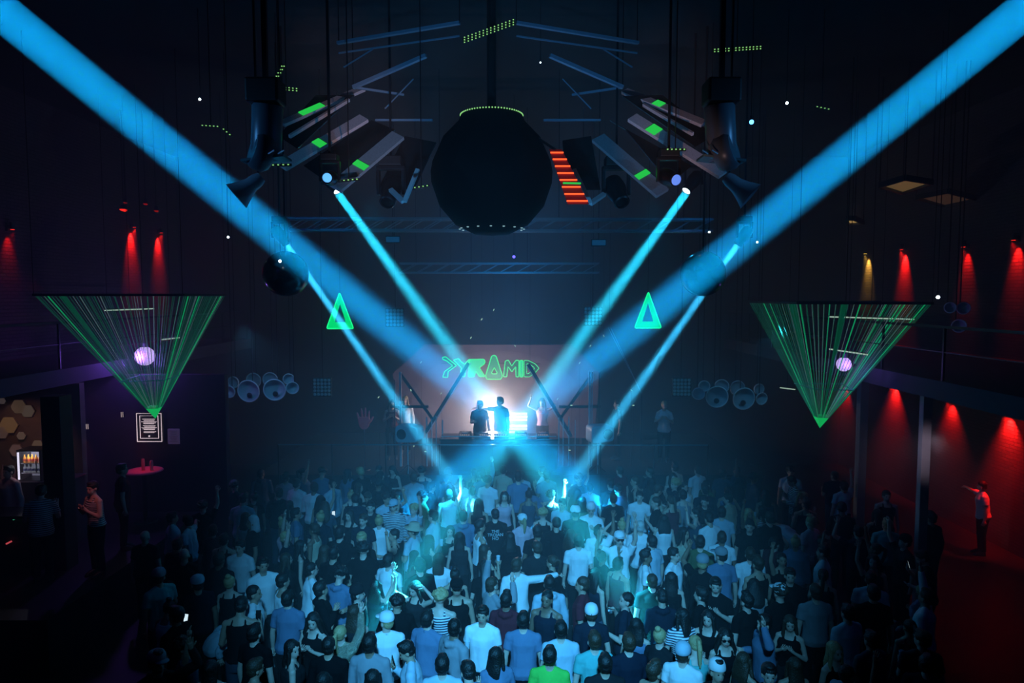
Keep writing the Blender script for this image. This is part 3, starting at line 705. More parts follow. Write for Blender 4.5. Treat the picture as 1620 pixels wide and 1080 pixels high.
for px, y0, y1, w_, m_ in ((633, 588, 705, .06, FRM), (624, 600, 700, .03, FRD), (933, 587, 705, .06, FRM), (937, 587, 690, .03, FRM), (948, 588, 640, .03, FRD),
                          (675, 660, 712, .035, FRM), (683, 662, 712, .03, FRM), (690, 658, 712, .03, FRM), (700, 664, 712, .035, FRM), (884, 660, 712, .035, FRM), (891, 662, 712, .03, FRM), (900, 658, 712, .03, FRM), (910, 664, 710, .025, FRM)):
    p = at(px, y0, 19.0); MB().bar(p, (p.x, p.y, DK), w_, w_).build('upright', m_, fr)
# guy wires right of the booth
t = thing('guy_wire', 'pair of thin steel wires running down right of the booth', 'wire', at(960, 520, 19.3))
MB().bar(at(962, 518, 19.3), at(1015, 622, 18.9), .012, .012).build('wire', STEEL, t); MB().bar(at(966, 518, 19.3), at(1015, 622, 18.9), .01, .01).build('wire', STEEL, t)
MB().bar(at(964, 518, 19.3), (at(964, 518, 19.3).x, 19.3, 11), .01, .01).build('cable', BLACK, t)
MB().bar(at(1015, 622, 18.9), (at(1015, 622, 18.9).x, 18.9, DK), .03, .03).build('anchor_post', FRD, t)
# little reflector tabs on the rig around the booth
TABL = ['highest of three in a line above the sign', 'middle one of three in a line above the sign', 'lowest of three in a line above the sign', 'just above the right end of the sign', 'by the guy wires right of the sign', 'left of the guy wires, below their top',
 'above the hand sculpture', 'on the left upright beside the booth frame', 'on the left slanted frame bar', 'on the right slanted frame bar', 'left of the lone white-top dancer, upper', 'left of the lone white-top dancer, lower', 'on the right crossbar of the frame',
 'at the top of the right outer frame bar', 'under the left monitor speaker', 'low on the stage front, far left of the booth', 'on the booth front left of centre', 'on the booth front near the centre', 'on the stage front right of the booth', 'at the top of the left outer frame bar']
for k, (px, py, an) in enumerate(((781, 490, 60), (762, 505, 50), (745, 534, 60), (815, 547, -60), (955, 531, -60), (934, 547, 50), (599, 628, 50), (650, 617, -70), (698, 622, 50), (882, 631, 60), (999, 617, -40),
                                  (1002, 641, 0), (904, 641, 0), (917, 574, 60), (655, 705, 60), (673, 714, 0), (770, 714, 0), (803, 714, 0), (901, 712, 0), (666, 573, 60))):
    p = at(px, py, 18.9); t = thing('reflector_tab', 'tiny pale green reflector tab '+TABL[k], 'reflector', p, 'reflector tabs around the booth')
    d = Vector((math.cos(R(an)), 0, math.sin(R(an))))*.03
    MB().bar(p-d, p+d, .02, .018, (0, 1, 0)).build('tab', emis('tab', (.6, 1, .7), .8) if k == 0 else bpy.data.materials['tab'], t)  # tabs emit in place of the light they would reflect
    MB().bar(p+Vector((0, .02, 0)), Vector((p.x, p.y+.02, 11.0 if py < 560 else DK)), .006, .006).build('wire', BLACK, t)
# booth desk with gear
dz = at(788, 690, 18.7).z
ds = thing('dj_booth', 'dark DJ booth desk across the stage front', 'booth', (0, 18.7, DK))
a, b = at(700, 690, 18.7), at(879, 690, 18.7)
MB().box(((a.x+b.x)/2, 18.75, dz-.03), (b.x-a.x+.1, .8, .05)).build('desk_top', GLOSSBLACK, ds, bevel=.008)
MB().box(((a.x+b.x)/2, 18.45, (dz+DK)/2-.02), (b.x-a.x+.06, .06, dz-DK-.04)).build('front_panel', STGM, ds)
for xx in (a.x+.03, b.x-.03): MB().box((xx, 18.85, (dz+DK)/2-.02), (.05, .7, dz-DK-.06)).build('side_panel', STGM, ds)
MB().bar((a.x, 18.4, dz+.06), (b.x, 18.4, dz+.06), .025, .025).build('front_rail', FRM, ds)
def deck(x, w_, kind, lb, led):
    t = thing('dj_player' if kind else 'dj_mixer', lb, 'player' if kind else 'mixer', (x, 18.75, dz), 'players on the desk' if kind else None)
    MB().box((x, 18.75, dz+.05), (w_, .38, .1)).build('body', DARK, t, bevel=.01)
    if kind: MB().lathe([(0, .02), (.09, .02), (.1, .0), (0, 0)], 20, Matrix.Translation((x, 18.68, dz+.1))).build('jog_wheel', STEEL, t, True)
    for i in range(5):
        MB().box((x-w_*.35+i*w_*.17, 18.56, dz+.07), (.03, .02, .02)).build('button', led, t)
    for i in range(3):
        MB().lathe([(.012, 0), (.01, .025), (0, .025)], 8, Matrix.Translation((x-w_*.25+i*w_*.25, 18.85, dz+.1))).build('knob', STEEL, t)
LW = emis('gear_led', (1, .75, .7), .7)
deck(-1.3, .34, 1, 'leftmost DJ player on the booth desk', LW); deck(-.75, .34, 1, 'DJ player in front of the left DJ', LW); deck(-.3, .4, 0, 'DJ mixer in the middle of the booth desk', LW)
deck(.25, .34, 1, 'DJ player right of the mixer', LW); deck(.85, .34, 1, 'rightmost DJ player on the booth desk', LW)
# white rounded monitor speakers on stands
MON = mat('monitor_shell', (.45, .55, .6), .4)
for px, s, lb in ((648, -1, 'pale rounded monitor speaker on a pole left of the booth'), (949, 1, 'pale rounded monitor speaker on a pole right of the booth')):
    c = at(px, 685, 18.2); t = thing('monitor_speaker', lb, 'speaker', c, 'pale monitor speakers')
    MM = Matrix.Translation(c)@Euler((0, 0, R(18*s))).to_matrix().to_4x4()
    pr = round_poly([(-.33, -.24), (.33, -.20), (.33, .22), (-.33, .24)], .12, 6)
    MB().prism(pr, .42, MM).build('cabinet', MON, t, bevel=.03)
    MB().lathe([(0, .0), (.11, .0), (.13, .012), (.14, 0), (.14, -.02)], 24, MM@Matrix.Translation((-.14*s*-1, -.215, 0))@Euler((PI/2, 0, 0)).to_matrix().to_4x4(), False).build('driver', DARK, t, True)
    MB().bar((c.x-.05, c.y, DK), (c.x-.05, c.y, c.z-.2), .03, .03).build('pole', FRM, t)
    for an in (30, 150, 270): MB().bar((c.x-.05, c.y, DK+.25), (c.x-.05+.25*math.cos(R(an)), c.y+.2*math.sin(R(an)), DK+.02), .02, .02).build('tripod_leg', DARK, t)
# pink hand sculpture on a pole
HP = mat('hand_pink', (.75, .25, .28), .35, emit=(1, .2, .25), estr=.02)
h = at(576, 664, 18.6); t = thing('hand_sculpture', 'pinkish open-hand sculpture on a thin pole left of the booth', 'sculpture', h)
m = MB(); m.loft([(h.x, h.y, h.z-.26, .06, .03), (h.x, h.y, h.z-.18, .13, .045), (h.x, h.y, h.z, .17, .05), (h.x, h.y, h.z+.08, .15, .04)], 20)
for k, (dx, L, an) in enumerate(((-.14, .19, 14), (-.045, .30, 4), (.03, .32, -3), (.11, .24, -10))):
    b0 = h+Vector((dx, 0, .02)); d = Vector((-math.sin(R(an)), 0, math.cos(R(an)))); m.tube([b0, b0+d*L*.5, b0+d*L*.8+Vector((0, -.01, 0)), b0+d*L+Vector((0, -.02, 0))], [.03, .029, .025, .014], 10)
m.tube([h+Vector((.1, 0, -.1)), h+Vector((.2, -.02, .0)), h+Vector((.26, -.03, .09))], [.04, .032, .018], 10)
m.build('hand', HP, t, True); MB().bar((h.x, h.y, DK), (h.x, h.y, h.z-.2), .02, .02).build('pole', STEEL, t)
MB().lathe([(0, 0), (.16, 0), (.15, .02), (0, .03)], 20, Matrix.Translation((h.x, h.y, DK+.006))).build('base', BLACK, t)

# ------------------------------------------------------------------ left side: signs and bar
PL = at(236, 676, 15.95)
t = thing('neon_frame_sign', 'framed white neon sign with lines of bars on the left wall', 'sign', PL)
W, H = .29, .335; sk = .02
MB().box(PL+Vector((0, .05, 0)), (2*W+.06, .04, 2*H+.06)).build('backing', BLACK, t)
def rect(cx, cz, w_, h_, r, nm='neon_line'):
    m = MB(); pts = [PL+Vector((cx+x, -.0, cz+z)) for x, z in ((-w_, -h_), (w_, -h_), (w_, h_), (-w_, h_), (-w_, -h_))]; m.tube(pts, r, 6); m.build(nm, NEONW, t)
rect(0, 0, W, H, .010, 'outer_frame'); rect(.0, .01, W*.74, H*.80, .009, 'inner_frame')
m = MB()
for k, z in enumerate((.20, .165, .11, .09, .045, .015, -.03, -.05, -.10, -.12)): m.box(PL+Vector(((k % 3)*.01-.005, -.005, z)), (.29-(k % 2)*.04, .012, .011))
m.box(PL+Vector((0, -.005, .14)), (.36, .012, .009)); m.box(PL+Vector((0, -.005, -.005)), (.36, .012, .009)); m.build('text_bars', NEONW, t)
MB().ell(PL+Vector((0, -.01, -.205)), (.022, .012, .022), 12, 8).build('round_mark', NEONW, t)
p = at(275, 690, 15.98)
t = thing('wall_poster', 'dim violet paper poster right of the white neon sign', 'poster', p)
MB().box(p, (.27, .03, .36)).build('sheet', mat('poster_violet', (.30, .22, .38), .6, emit=(.3, .2, .5), estr=.09), t)
m = MB()
for k in range(7): m.box(p+Vector((0, -.02, .13-k*.042)), (.19-(k % 3)*.03, .01, .008))
m.build('print_lines', mat('print_grey', (.12, .08, .14), .7), t)
# red table lamps by the left alcove
p = at(228, 742, 15.3)
t = thing('bar_table', 'small round table with a pink glowing top by the left wall', 'table', (p.x, p.y, .95))
MB().lathe([(0, 0), (.38, 0), (.4, .02), (.38, .04), (0, .04)], 28, Matrix.Translation((p.x, p.y, p.z-.06)), False).build('table_top', mat('pink_top', (.6, .1, .15), .4), t)
MB().bar((p.x, p.y, .97), (p.x, p.y, p.z-.06), .07, .07).build('pedestal', BLACK, t); MB().lathe([(0, 0), (.25, 0), (.22, .03), (0, .03)], 20, Matrix.Translation((p.x, p.y, .952))).build('foot', BLACK, t)
for dx, hh_ in ((-.02, .26), (.17, .22)):
    tt = thing('drink_glass', 'pink-lit tall glass on the glowing table, %s one' % ('left' if dx < 0 else 'right'), 'glass', (p.x+dx, p.y, p.z-.02))
    MB().lathe([(0, 0), (.035, 0), (.04, hh_*.7), (.03, hh_), (.026, hh_), (.034, hh_*.68), (.03, .02), (0, .02)], 14, Matrix.Translation((p.x+dx, p.y, p.z-.02)), False).build('glass', mat('glass_pink', (.8, .4, .45), .1), tt, True)
spot((p.x, p.y-.05, p.z+.9), (p.x, p.y, p.z), 48, .8, .03, 16, (1, .05, .12), 'table_glow')
# hexagon panels behind the bar
for k, (px, py, r, cl, s_) in enumerate(((14, 672, .19, (1, .5, .22), .08), (30, 643, .16, (1, .62, .38), .045), (44, 650, .14, (.9, .65, .5), .06), (3, 684, .14, (1, .55, .45), .05), (34, 689, .09, (1, .6, .45), .07), (4, 634, .07, (.8, .6, .6), .05), (26, 712, .14, (1, .5, .45), .06), (60, 704, .12, (1, .6, .4), .07))):
    p = at(px, py, 14.36); t = thing('hexagon_panel', ['brightest amber hexagon panel behind the bar', 'pale hexagon panel touching the bright amber one', 'grey-amber hexagon panel right of the bright amber one', 'dim hexagon panel at the left photo edge', 'small amber hexagon below the bright one',
        'tiny dim hexagon at the upper left edge', 'pink hexagon panel left of the bottle fridge', 'amber hexagon panel just above the bottle fridge'][k], 'wall panel', p, 'hexagon wall panels behind the bar')
    hx = [(r*math.cos(PI/3*i), r*math.sin(PI/3*i)) for i in range(6)]
    MB().prism(hx, .05, Matrix.Translation(p)).build('face', emis('hex_face', cl, s_), t); hx2 = [(x*1.08, z*1.08) for x, z in hx]
    MB().prism(hx2, .04, Matrix.Translation(p+Vector((0, .022, 0)))).build('rim', BARW, t)
# bottle fridge
fc = at(57, 733, 13.9); fw, fh, fd = .46, .62, .42
t = thing('bottle_fridge', 'lit glass-front bottle fridge behind the bar at the left', 'fridge', (fc.x, fc.y, fc.z-fh/2))
MB().box(fc+Vector((0, fd/2-.02, 0)), (fw, .03, fh)).build('back_panel', mat('fridge_inside', (.5, .5, .6), .5, emit=(.7, .7, 1), estr=.20), t)
for s in (-1, 1): MB().box(fc+Vector((s*fw/2, 0, 0)), (.03, fd, fh)).build('side_panel', DARK, t)
for z in (-fh/2, fh/2): MB().box(fc+Vector((0, 0, z)), (fw+.03, fd, .03)).build('top' if z > 0 else 'bottom', DARK, t)
for z in (-.16, .04): MB().box(fc+Vector((0, .0, z)), (fw-.04, fd-.1, .012)).build('shelf', STEEL, t)
MB().bar(fc+Vector((-fw/2+.02, -fd/2, -fh/2+.03)), fc+Vector((-fw/2+.02, -fd/2, fh/2-.03)), .03, .02).build('light_tube', emis('fridge_tube', (.85, .8, 1), 1.2), t)
gm = bpy.data.materials.new('fridge_glass'); gm.use_nodes = True; gb = gm.node_tree.nodes['Principled BSDF']; gb.inputs['Roughness'].default_value = .03; gb.inputs['Alpha'].default_value = .12; gb.inputs['Base Color'].default_value = (.7, .8, .9, 1)
dd = MB().box(fc+Vector((0, -fd/2-.015, 0)), (fw-.02, .012, fh-.02)).build('door', gm, t)
MB().bar(fc+Vector((fw/2-.05, -fd/2-.04, -.12)), fc+Vector((fw/2-.05, -fd/2-.04, .12)), .015, .015).build('handle', STEEL, dd)
pt = point(fc+Vector((0, -fd/2+.06, fh/2-.05)), .02, 3.0, (.85, .85, 1), 'fridge_light')
for rw, (z, cl, nm) in enumerate(((.046, (.9, .38, .04), 'amber'), (-.154, (.75, .8, .9), 'clear'))):
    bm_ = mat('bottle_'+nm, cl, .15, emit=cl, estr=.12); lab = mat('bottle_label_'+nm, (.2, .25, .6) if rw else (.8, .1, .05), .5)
    for i in range(5):
        bpz = fc+Vector((-.16+i*.08, -.1, z)); tt = thing('drink_bottle', '%s bottle %s on the %s shelf of the lit fridge' % (nm, ['at the left end', 'second from the left', 'in the middle', 'second from the right', 'at the right end'][i], 'upper' if rw == 0 else 'lower'), 'bottle', bpz, '%s bottles in the fridge' % nm)
        MB().lathe([(0, 0), (.028, 0), (.03, .01), (.03, .10), (.012, .135), (.012, .165), (0, .165)], 12, Matrix.Translation(bpz), False).build('bottle', bm_, tt, True)
        MB().lathe([(.031, .03), (.031, .08)], 12, Matrix.Translation(bpz), False).build('label_band', lab, tt, True)
# bar counter and fridge stand
bc = thing('bar_counter', 'dark bar counter at the lower left', 'counter', (-10.3, 12.75, .95))
MB().box((-10.3, 12.75, 1.98), (3.0, .6, .06)).build('counter_top', GLOSSBLACK, bc, bevel=.01); MB().box((-10.3, 12.8, 1.45), (2.9, .45, 1.0)).build('counter_body', WALLM, bc)
sb = thing('back_bar_cabinet', 'dark cabinet carrying the bottle fridge', 'cabinet', (fc.x, 14, .95)); zt = fc.z-fh/2-.016
MB().box((-10.3, 14.02, (zt+.95)/2), (2.4, .62, zt-.95)).build('body', WALLM, sb)
MB().box((-10.3, 14.02, zt-.0), (2.45, .66, .02)).build('top', STEEL, sb)
bt = [(-.62, .32), (-.5, .26), (-.38, .3), (.42, .27), (.52, .33)]
for i, (dx, hh_) in enumerate(bt):
    q = Vector((fc.x+dx, 13.8, zt+.01)); tt = thing('spirit_bottle', ['tall spirit bottle at the left end of the back bar', 'shortest spirit bottle left of the fridge', 'spirit bottle touching the left side of the fridge', 'spirit bottle touching the right side of the fridge', 'tallest spirit bottle right of the fridge'][i], 'bottle', q, 'spirit bottles beside the fridge')
    MB().lathe([(0, 0), (.04, 0), (.042, hh_*.6), (.015, hh_*.75), (.015, hh_), (0, hh_)], 14, Matrix.Translation(q), False).build('bottle', mat('spirit_glass', (.3, .2, .25), .1), tt, True)
spot((-9.9, 13.3, 4.0), (-10.3, 14.3, 2.9), 90, 1, .05, 14, (1, .5, .35), 'bar_lamp')
spot((-8.9, 14.2, 4.1), (-9.1, 15.9, 2.6), 50, 1, .05, 9, (1, .3, .3), 'alcove_lamp')
spot((6.6, 10.4, 3.9), (7.95, 13.0, 3.1), 24, 1, .1, 160, (.75, .6, .8), 'column_lamp')
# wall brackets and small details
for px, py, Y, lb in ((140, 674, 16.0, 'small twin white wall lamp left of the neon sign'), (195, 655, 16.0, 'faint small wall lamp beside the neon sign')):
    p = at(px, py, Y); t = thing('wall_light', lb, 'lamp', p); MB().box(p, (.04, .06, .12)).build('bracket', BLACK, t)
    MB().tube([p+Vector((-.02, -.05, -.06)), p+Vector((-.02, -.05, .06))], .008, 6).build('tube', emis('wall_tube', (1, .75, .75), .5), t)
    MB().tube([p+Vector((.02, -.05, -.06)), p+Vector((.02, -.05, .06))], .008, 6).build('tube', bpy.data.materials['wall_tube'], t)
for (px, py, w_, lb, cl, s_) in ((27, 819, .15, 'green exit-style light strip on the bar front, lower left', (.1, 1, .5), .5), (14, 858, .10, 'small red light on the bar front, lower left', (1, .12, .15), .5)):
    p = at(px, py, 12.5); t = thing('bar_light', lb, 'light', p); MB().bar(p-Vector((w_/2, 0, .025)), p+Vector((w_/2, 0, .025)), .02, .03).build('lens', emis('bar_light', cl, s_), t); MB().bar(p+Vector((0, .025, 0)), p+Vector((0, .3, 0)), .02, .02).build('bracket', BLACK, t)
MB_ = None

# ------------------------------------------------------------------ people
def remeshed(mb, name, vox, smooth=2, ratio=None, post=None):
    me = mb.mesh('tmp', fix=True); o = bpy.data.objects.new('tmp', me); COL.objects.link(o)
    r = o.modifiers.new('r', 'REMESH'); r.mode = 'VOXEL'; r.voxel_size = vox
    s_ = o.modifiers.new('s', 'SMOOTH'); s_.factor = .5; s_.iterations = smooth
    if ratio: d = o.modifiers.new('d', 'DECIMATE'); d.ratio = ratio
    dg = bpy.context.evaluated_depsgraph_get(); out = bpy.data.meshes.new_from_object(o.evaluated_get(dg))
    bpy.data.objects.remove(o); bpy.data.meshes.remove(me)
    out.name = name
    if post:
        n = len(out.vertices); a = np.empty(n*3); out.vertices.foreach_get('co', a); a = post(a.reshape(-1, 3)); out.vertices.foreach_set('co', a.ravel()); out.update()
    out.polygons.foreach_set('use_smooth', [True]*len(out.polygons)); out.materials.clear(); out.materials.append(None)
    return out
def join_mesh(me, mb):
    bm = bmesh.new(); bm.from_mesh(me); m2 = mb.mesh('x', True, True); bm.from_mesh(m2); bm.to_mesh(me); bm.free(); bpy.data.meshes.remove(m2)
    me.polygons.foreach_set('use_smooth', [True]*len(me.polygons)); me.update(); return me
def ud(*v): return Vector(v).normalized()
UA, FA = .285, .25
# arms: (upper dir, fore dir, finger dir, palm normal) for x>0 side; the left arm mirrors x
DOWN = (ud(.22, -.02, -1), ud(.08, .18, -1), ud(0, .15, -1), ud(-1, 0, 0))
BENT = (ud(.25, .05, -1), ud(-.35, .85, .25), ud(-.3, .8, .3), ud(-.5, 0, .8))
PHONE = (ud(.25, .25, -.9), ud(-.25, .6, .8), ud(-.2, .3, 1), ud(0, -1, .2))
UP = (ud(.35, .25, .9), ud(-.05, .15, 1), ud(0, .1, 1), ud(0, 1, 0))
UPBENT = (ud(.8, .25, .45), ud(-.35, .15, .95), ud(-.15, 0, 1), ud(0, 1, 0))
HEADH = (ud(.85, .1, .5), ud(-.75, .05, .65), ud(-.7, 0, .3), ud(0, 0, -1))
MOUTH = (ud(.45, .35, -.75), ud(-.55, .25, .85), ud(-.6, .3, .5), ud(-.4, .2, 0))
OUT = (ud(.95, .25, .0), ud(.85, .35, .12), ud(.8, .3, -.2), ud(0, 0, -1))
CHEST = (ud(.3, .2, -.9), ud(-.65, .55, .6), ud(-.6, .3, .7), ud(0, -.8, .3))
BACKA = (ud(.3, -.15, -1), ud(-.1, .5, -.8), ud(0, .4, -.8), ud(-1, 0, 0))
POSES = { # right arm, left arm, bend deg, head yaw, head pitch
 'down': (DOWN, DOWN, 2, 0, 4), 'down_left': (DOWN, BENT, 3, 38, 2), 'down_right': (BENT, DOWN, 2, -42, 4), 'phone': (PHONE, BENT, 6, 8, -16),
 'one_up': (UP, DOWN, 0, -12, 8), 'both_up': (UPBENT, UP, 0, 5, 6), 'head_hold': (UPBENT, HEADH, 4, -6, -8), 'drink': (MOUTH, BENT, 0, 26, 10),
 'arm_out': (OUT, DOWN, 4, -28, 0), 'bow': (DOWN, BACKA, 62, 20, -22), 'clap': (CHEST, CHEST, 4, 15, 0), 'wave_left': (BENT, UPBENT, 3, 20, 4),
}
def hand(mb, w, fd, pn, s, size=1.0, grip=.35):
    """five separate fingers leaving the palm at w"""
    side = fd.cross(pn).normalized()*(1 if s > 0 else -1)
    pal = MB(); c = w+fd*.045*size
    for k, (off, L, r) in enumerate(((-.030, .062, .0085), (-.010, .074, .0092), (.011, .070, .009), (.031, .054, .0078))):
        b = w+fd*.078*size+side*off*1.05*size; fan = (fd+side*off*5.5).normalized()
        d1 = (fan+pn*grip*.4).normalized(); d2 = (fan+pn*grip*1.1).normalized(); d3 = (fan+pn*grip*1.9).normalized()
        p = [b-fan*.02, b, b+d1*L*.42*size]; p.append(p[-1]+d2*L*.33*size); p.append(p[-1]+d3*L*.25*size)
        mb.tube(p, [r*1.1, r*1.1, r, r*.95, r*.6], 6)
    tb = w+fd*.022*size-side*.026*size; td = (fd*.65-side*.75+pn*.35).normalized(); t2 = (fd*.9-side*.35+pn*.5).normalized()
    mb.tube([tb, tb+td*.034*size, tb+td*.034*size+t2*.03*size, tb+td*.034*size+t2*.045*size], [.013, .0115, .010, .006], 6)
def arm_pts(pose, s):
    u, f, g, n = pose; sh = Vector((.185, 0, 1.405)); 
    el = sh+u*UA; wr = el+f*FA
    fl = (lambda v: Vector((v.x*s, v.y, v.z)))
    return fl(sh), fl(el), fl(wr), fl(g), fl(n)
def bender(deg):
    a = R(deg)
    def f(v):
        t = np.clip((v[:, 2]-.9)/.28, 0, 1); t = t*t*(3-2*t); an = -a*t
        y, z = v[:, 1], v[:, 2]-.95; c, s = np.cos(an), np.sin(an)
        o = v.copy(); o[:, 1] = y*c-z*s; o[:, 2] = z*c+y*s+.95-.0; return o
    M = Matrix.Translation((0, 0, .95)) @ Matrix.Rotation(-a, 4, 'X') @ Matrix.Translation((0, 0, -.95))
    return f, M
TORSO = [(0, .0, .86, .150, .105), (0, -.01, .94, .168, .118), (0, 0, 1.04, .148, .104), (0, .0, 1.12, .142, .10), (0, .005, 1.24, .165, .115), (0, .0, 1.34, .180, .115), (0, -.01, 1.41, .165, .095), (0, -.015, 1.455, .105, .07), (0, -.01, 1.49, .062, .06)]
def head_mat(yaw, pitch):
    return Matrix.Translation((0, 0, 1.53)) @ Euler((R(pitch), 0, R(yaw)), 'ZYX').to_matrix().to_4x4() @ Matrix.Translation((0, 0, -1.53))
def add_head(m, H):
    m.ell((0, -.012, 1.668), (.078, .098, .092), 20, 14, H); m.ell((0, .022, 1.605), (.060, .070, .082), 18, 12, H)
    m.ell((0, .045, 1.558), (.034, .034, .028), 12, 8, H)
    m.add([(-.017, .08, 1.60), (.017, .08, 1.60), (0, .118, 1.603), (-.010, .082, 1.655), (.010, .082, 1.655), (0, .096, 1.65)], [(0, 2, 1), (0, 3, 5, 2), (1, 2, 5, 4), (3, 4, 5), (0, 1, 4, 3)], H)
    m.ell((0, .083, 1.575), (.024, .014, .011), 10, 6, H); m.ell((0, .078, 1.668), (.05, .014, .012), 10, 6, H)
    for s in (-1, 1): m.ell((s*.079, -.005, 1.622), (.013, .022, .032), 10, 8, H)
    nk = [H@Vector((0, -.01, 1.60))]
    m.tube([Vector((0, -.012, 1.44)), Vector((0, -.008, 1.51)), H@Vector((0, -.005, 1.59))], [.066, .056, .055], 14)
CACHE = {}
def body_mesh(pose, fem):
    k = ('body', pose, fem)
    if k in CACHE: return CACHE[k]
    ra, la, bend, yaw, pitch = POSES[pose]; m = MB()
    if fem: m.loft([(c, y+(.012 if 1.2 < z < 1.4 else 0), z, rx*(.90 if z > 1.2 else (1.0 if z < 1 else .86)), ry*(1.08 if 1.2 < z < 1.4 else .95)) for c, y, z, rx, ry in TORSO])
    else: m.loft(TORSO)
    add_head(m, head_mat(yaw, pitch)); fing = MB(); sw = .9 if fem else 1.0; th = .86 if fem else 1.0
    for s, P in ((1, ra), (-1, la)):
        sh, el, wr, g, n = arm_pts(P, s); dsh = Vector((sh.x*(sw-1), 0, 0)); sh, el, wr = sh+dsh, el+dsh, wr+dsh
        m.ell(sh, (.058*th, .056*th, .06*th), 14, 10)
        m.tube([(s*.02, -.02, 1.49), (s*.09, -.015, 1.455), sh+Vector((-s*.01, -.01, .012))], [.045, .044, .045*th], 10)
        m.tube([sh+Vector((-s*.06, 0, .0)), sh, sh.lerp(el, .35), el], [.05*th, .053*th, .050*th, .039*th], 12)
        m.tube([el-(el-sh)*.06, el, el.lerp(wr, .3), wr], [.036*th, .040*th, .041*th, .027*th], 12)
        c = wr+g*.045; d = g.cross(n).normalized()
        m.tube([wr-g*.01, wr+g*.03, wr+g*.078], [.027*th, .033*th, .034*th], 10)
        hand(fing, wr, g, n, s, .95, .25 if P in (UP, UPBENT) else .5)
        m.tube([(s*.088, 0, .92), (s*.10, .01, .72), (s*.10, .015, .50), (s*.10, .0, .34), (s*.10, -.02, .09)], [.095*(1.02 if fem else 1), .083, .056, .056, .037], 14)
        m.loft([(s*.105, .06, .0, .042, .12), (s*.105, .05, .035, .045, .125), (s*.10, .0, .09, .036, .05)], 14)
    f, M = bender(bend)
    def post(v):
        return f(v)
    me = remeshed(m, 'body', .0125, 1, .42, post)
    fv = np.array([tuple(v) for v in fing.v]); fing.v = [tuple(r_) for r_ in f(fv)]
    join_mesh(me, fing)
    CACHE[k] = me; return me
def shirt_mesh(pose, kind, fem):
    k = ('shirt', pose, kind, fem)
    if k in CACHE: return CACHE[k]
    ra, la, bend, yaw, pitch = POSES[pose]; m = MB(); sw = .9 if fem else 1.0
    g = .014; loose = .03 if kind in ('tee', 'polo', 'long') else .008
    secs = []
    for c, y, z, rx, ry in TORSO[:-1]:
        if fem: rx *= (.93 if z > 1.2 else 1.0 if z < 1 else .88); ry *= 1.24 if 1.2 < z < 1.4 else 1
        e = g+loose*(.8 if z < 1.2 else .35 if z < 1.35 else 0)
        if kind == 'tank' and z > 1.42: continue
        if z < .9 and kind == 'tank': continue
        secs.append((c, y, z, rx+e, ry+e))
    if kind != 'tank': secs.append((0, -.01, 1.482, .074, .072))
    m.loft(secs, 24)
    if kind == 'tank':
        for s in (-1, 1): m.tube([(s*.09, .075, 1.38), (s*.085, .04, 1.465), (s*.085, -.05, 1.47), (s*.09, -.09, 1.38)], .018, 8)
    else:
        for s, P in ((1, ra), (-1, la)):
            sh, el, wr, gg, n = arm_pts(P, s); dsh = Vector((sh.x*(sw-1), 0, 0)); sh, el, wr = sh+dsh, el+dsh, wr+dsh
            th = .9 if fem else 1
            m.ell(sh+Vector((0, 0, .0)), (.07*th, .066*th, .07*th), 14, 10)
            m.tube([(s*.03, -.02, 1.482), (s*.09, -.015, 1.458), sh+Vector((-s*.01, -.01, .014))], [.052, .056, .056*th], 10)
            if kind in ('long', 'hoodie'):
                m.tube([sh+Vector((-s*.06, 0, 0)), sh, sh.lerp(el, .5), el, el.lerp(wr, .5), wr], [.066, .070, .066, .062, .055, .041], 12)
            else:
                e = sh.lerp(el, .62 if kind != 'polo' else .7); m.tube([sh+Vector((-s*.07, 0, 0)), sh, e], [.062*th, .068*th, .068*th], 12)
    if kind in ('hoodie',): m.tube([(.09, .0, 1.475), (.07, -.08, 1.47), (0, -.11, 1.46), (-.07, -.08, 1.47), (-.09, .0, 1.475)], [.03, .045, .05, .045, .03], 10)
    if kind == 'polo': m.tube([(0.05, .062, 1.46), (.07, -.01, 1.495), (0, -.075, 1.50), (-.07, -.01, 1.495), (-.05, .062, 1.46)], .017, 8)
    f, M = bender(bend)
    def post(v):
        o = v.copy()
        for i in range(len(o)):
            p = Vector(o[i]); w_ = noise.noise(Vector((p.x*9, p.y*9, p.z*4+len(pose)))); w2 = noise.noise(Vector((p.x*26, p.y*26, p.z*9)))
            s_ = 1 if p.z < 1.38 else .4
            o[i, 0] += .012*w_*s_*(1 if p.x > 0 else -1)+.003*w2; o[i, 1] += .014*w_*s_*(1 if p.y > 0 else -1)+.005*w2*s_
        return f(o)
    me = remeshed(m, 'shirt', .0145, 1, .6, post); CACHE[k] = me; return me
def trouser_mesh(skirt=False):
    k = ('trousers', skirt)
    if k in CACHE: return CACHE[k]
    m = MB(); m.loft([(0, 0, .80, .175, .125), (0, -.008, .93, .180, .130), (0, 0, .99, .162, .118)], 20)
    if skirt: m.loft([(0, 0, .50, .21, .16), (0, 0, .85, .185, .135)], 20)
    else:
        for s in (-1, 1): m.tube([(s*.088, 0, .92), (s*.10, .01, .72), (s*.10, .015, .50), (s*.10, .0, .34), (s*.10, -.015, .10)], [.106, .094, .072, .070, .064], 14)
    me = remeshed(m, 'skirt' if skirt else 'trousers', .016, 1, .5); CACHE[k] = me; return me
def shoe_mesh():
    if 'shoe' in CACHE: return CACHE['shoe']
    m = MB(); s_ = 1; m.loft([(.105, .06, -.004, .05, .135), (.105, .058, .02, .052, .137), (.104, .045, .055, .046, .12), (.102, .0, .10, .046, .062)], 16)
    me = remeshed(m, 'shoe', .011, 1, .5); CACHE['shoe'] = me; return me
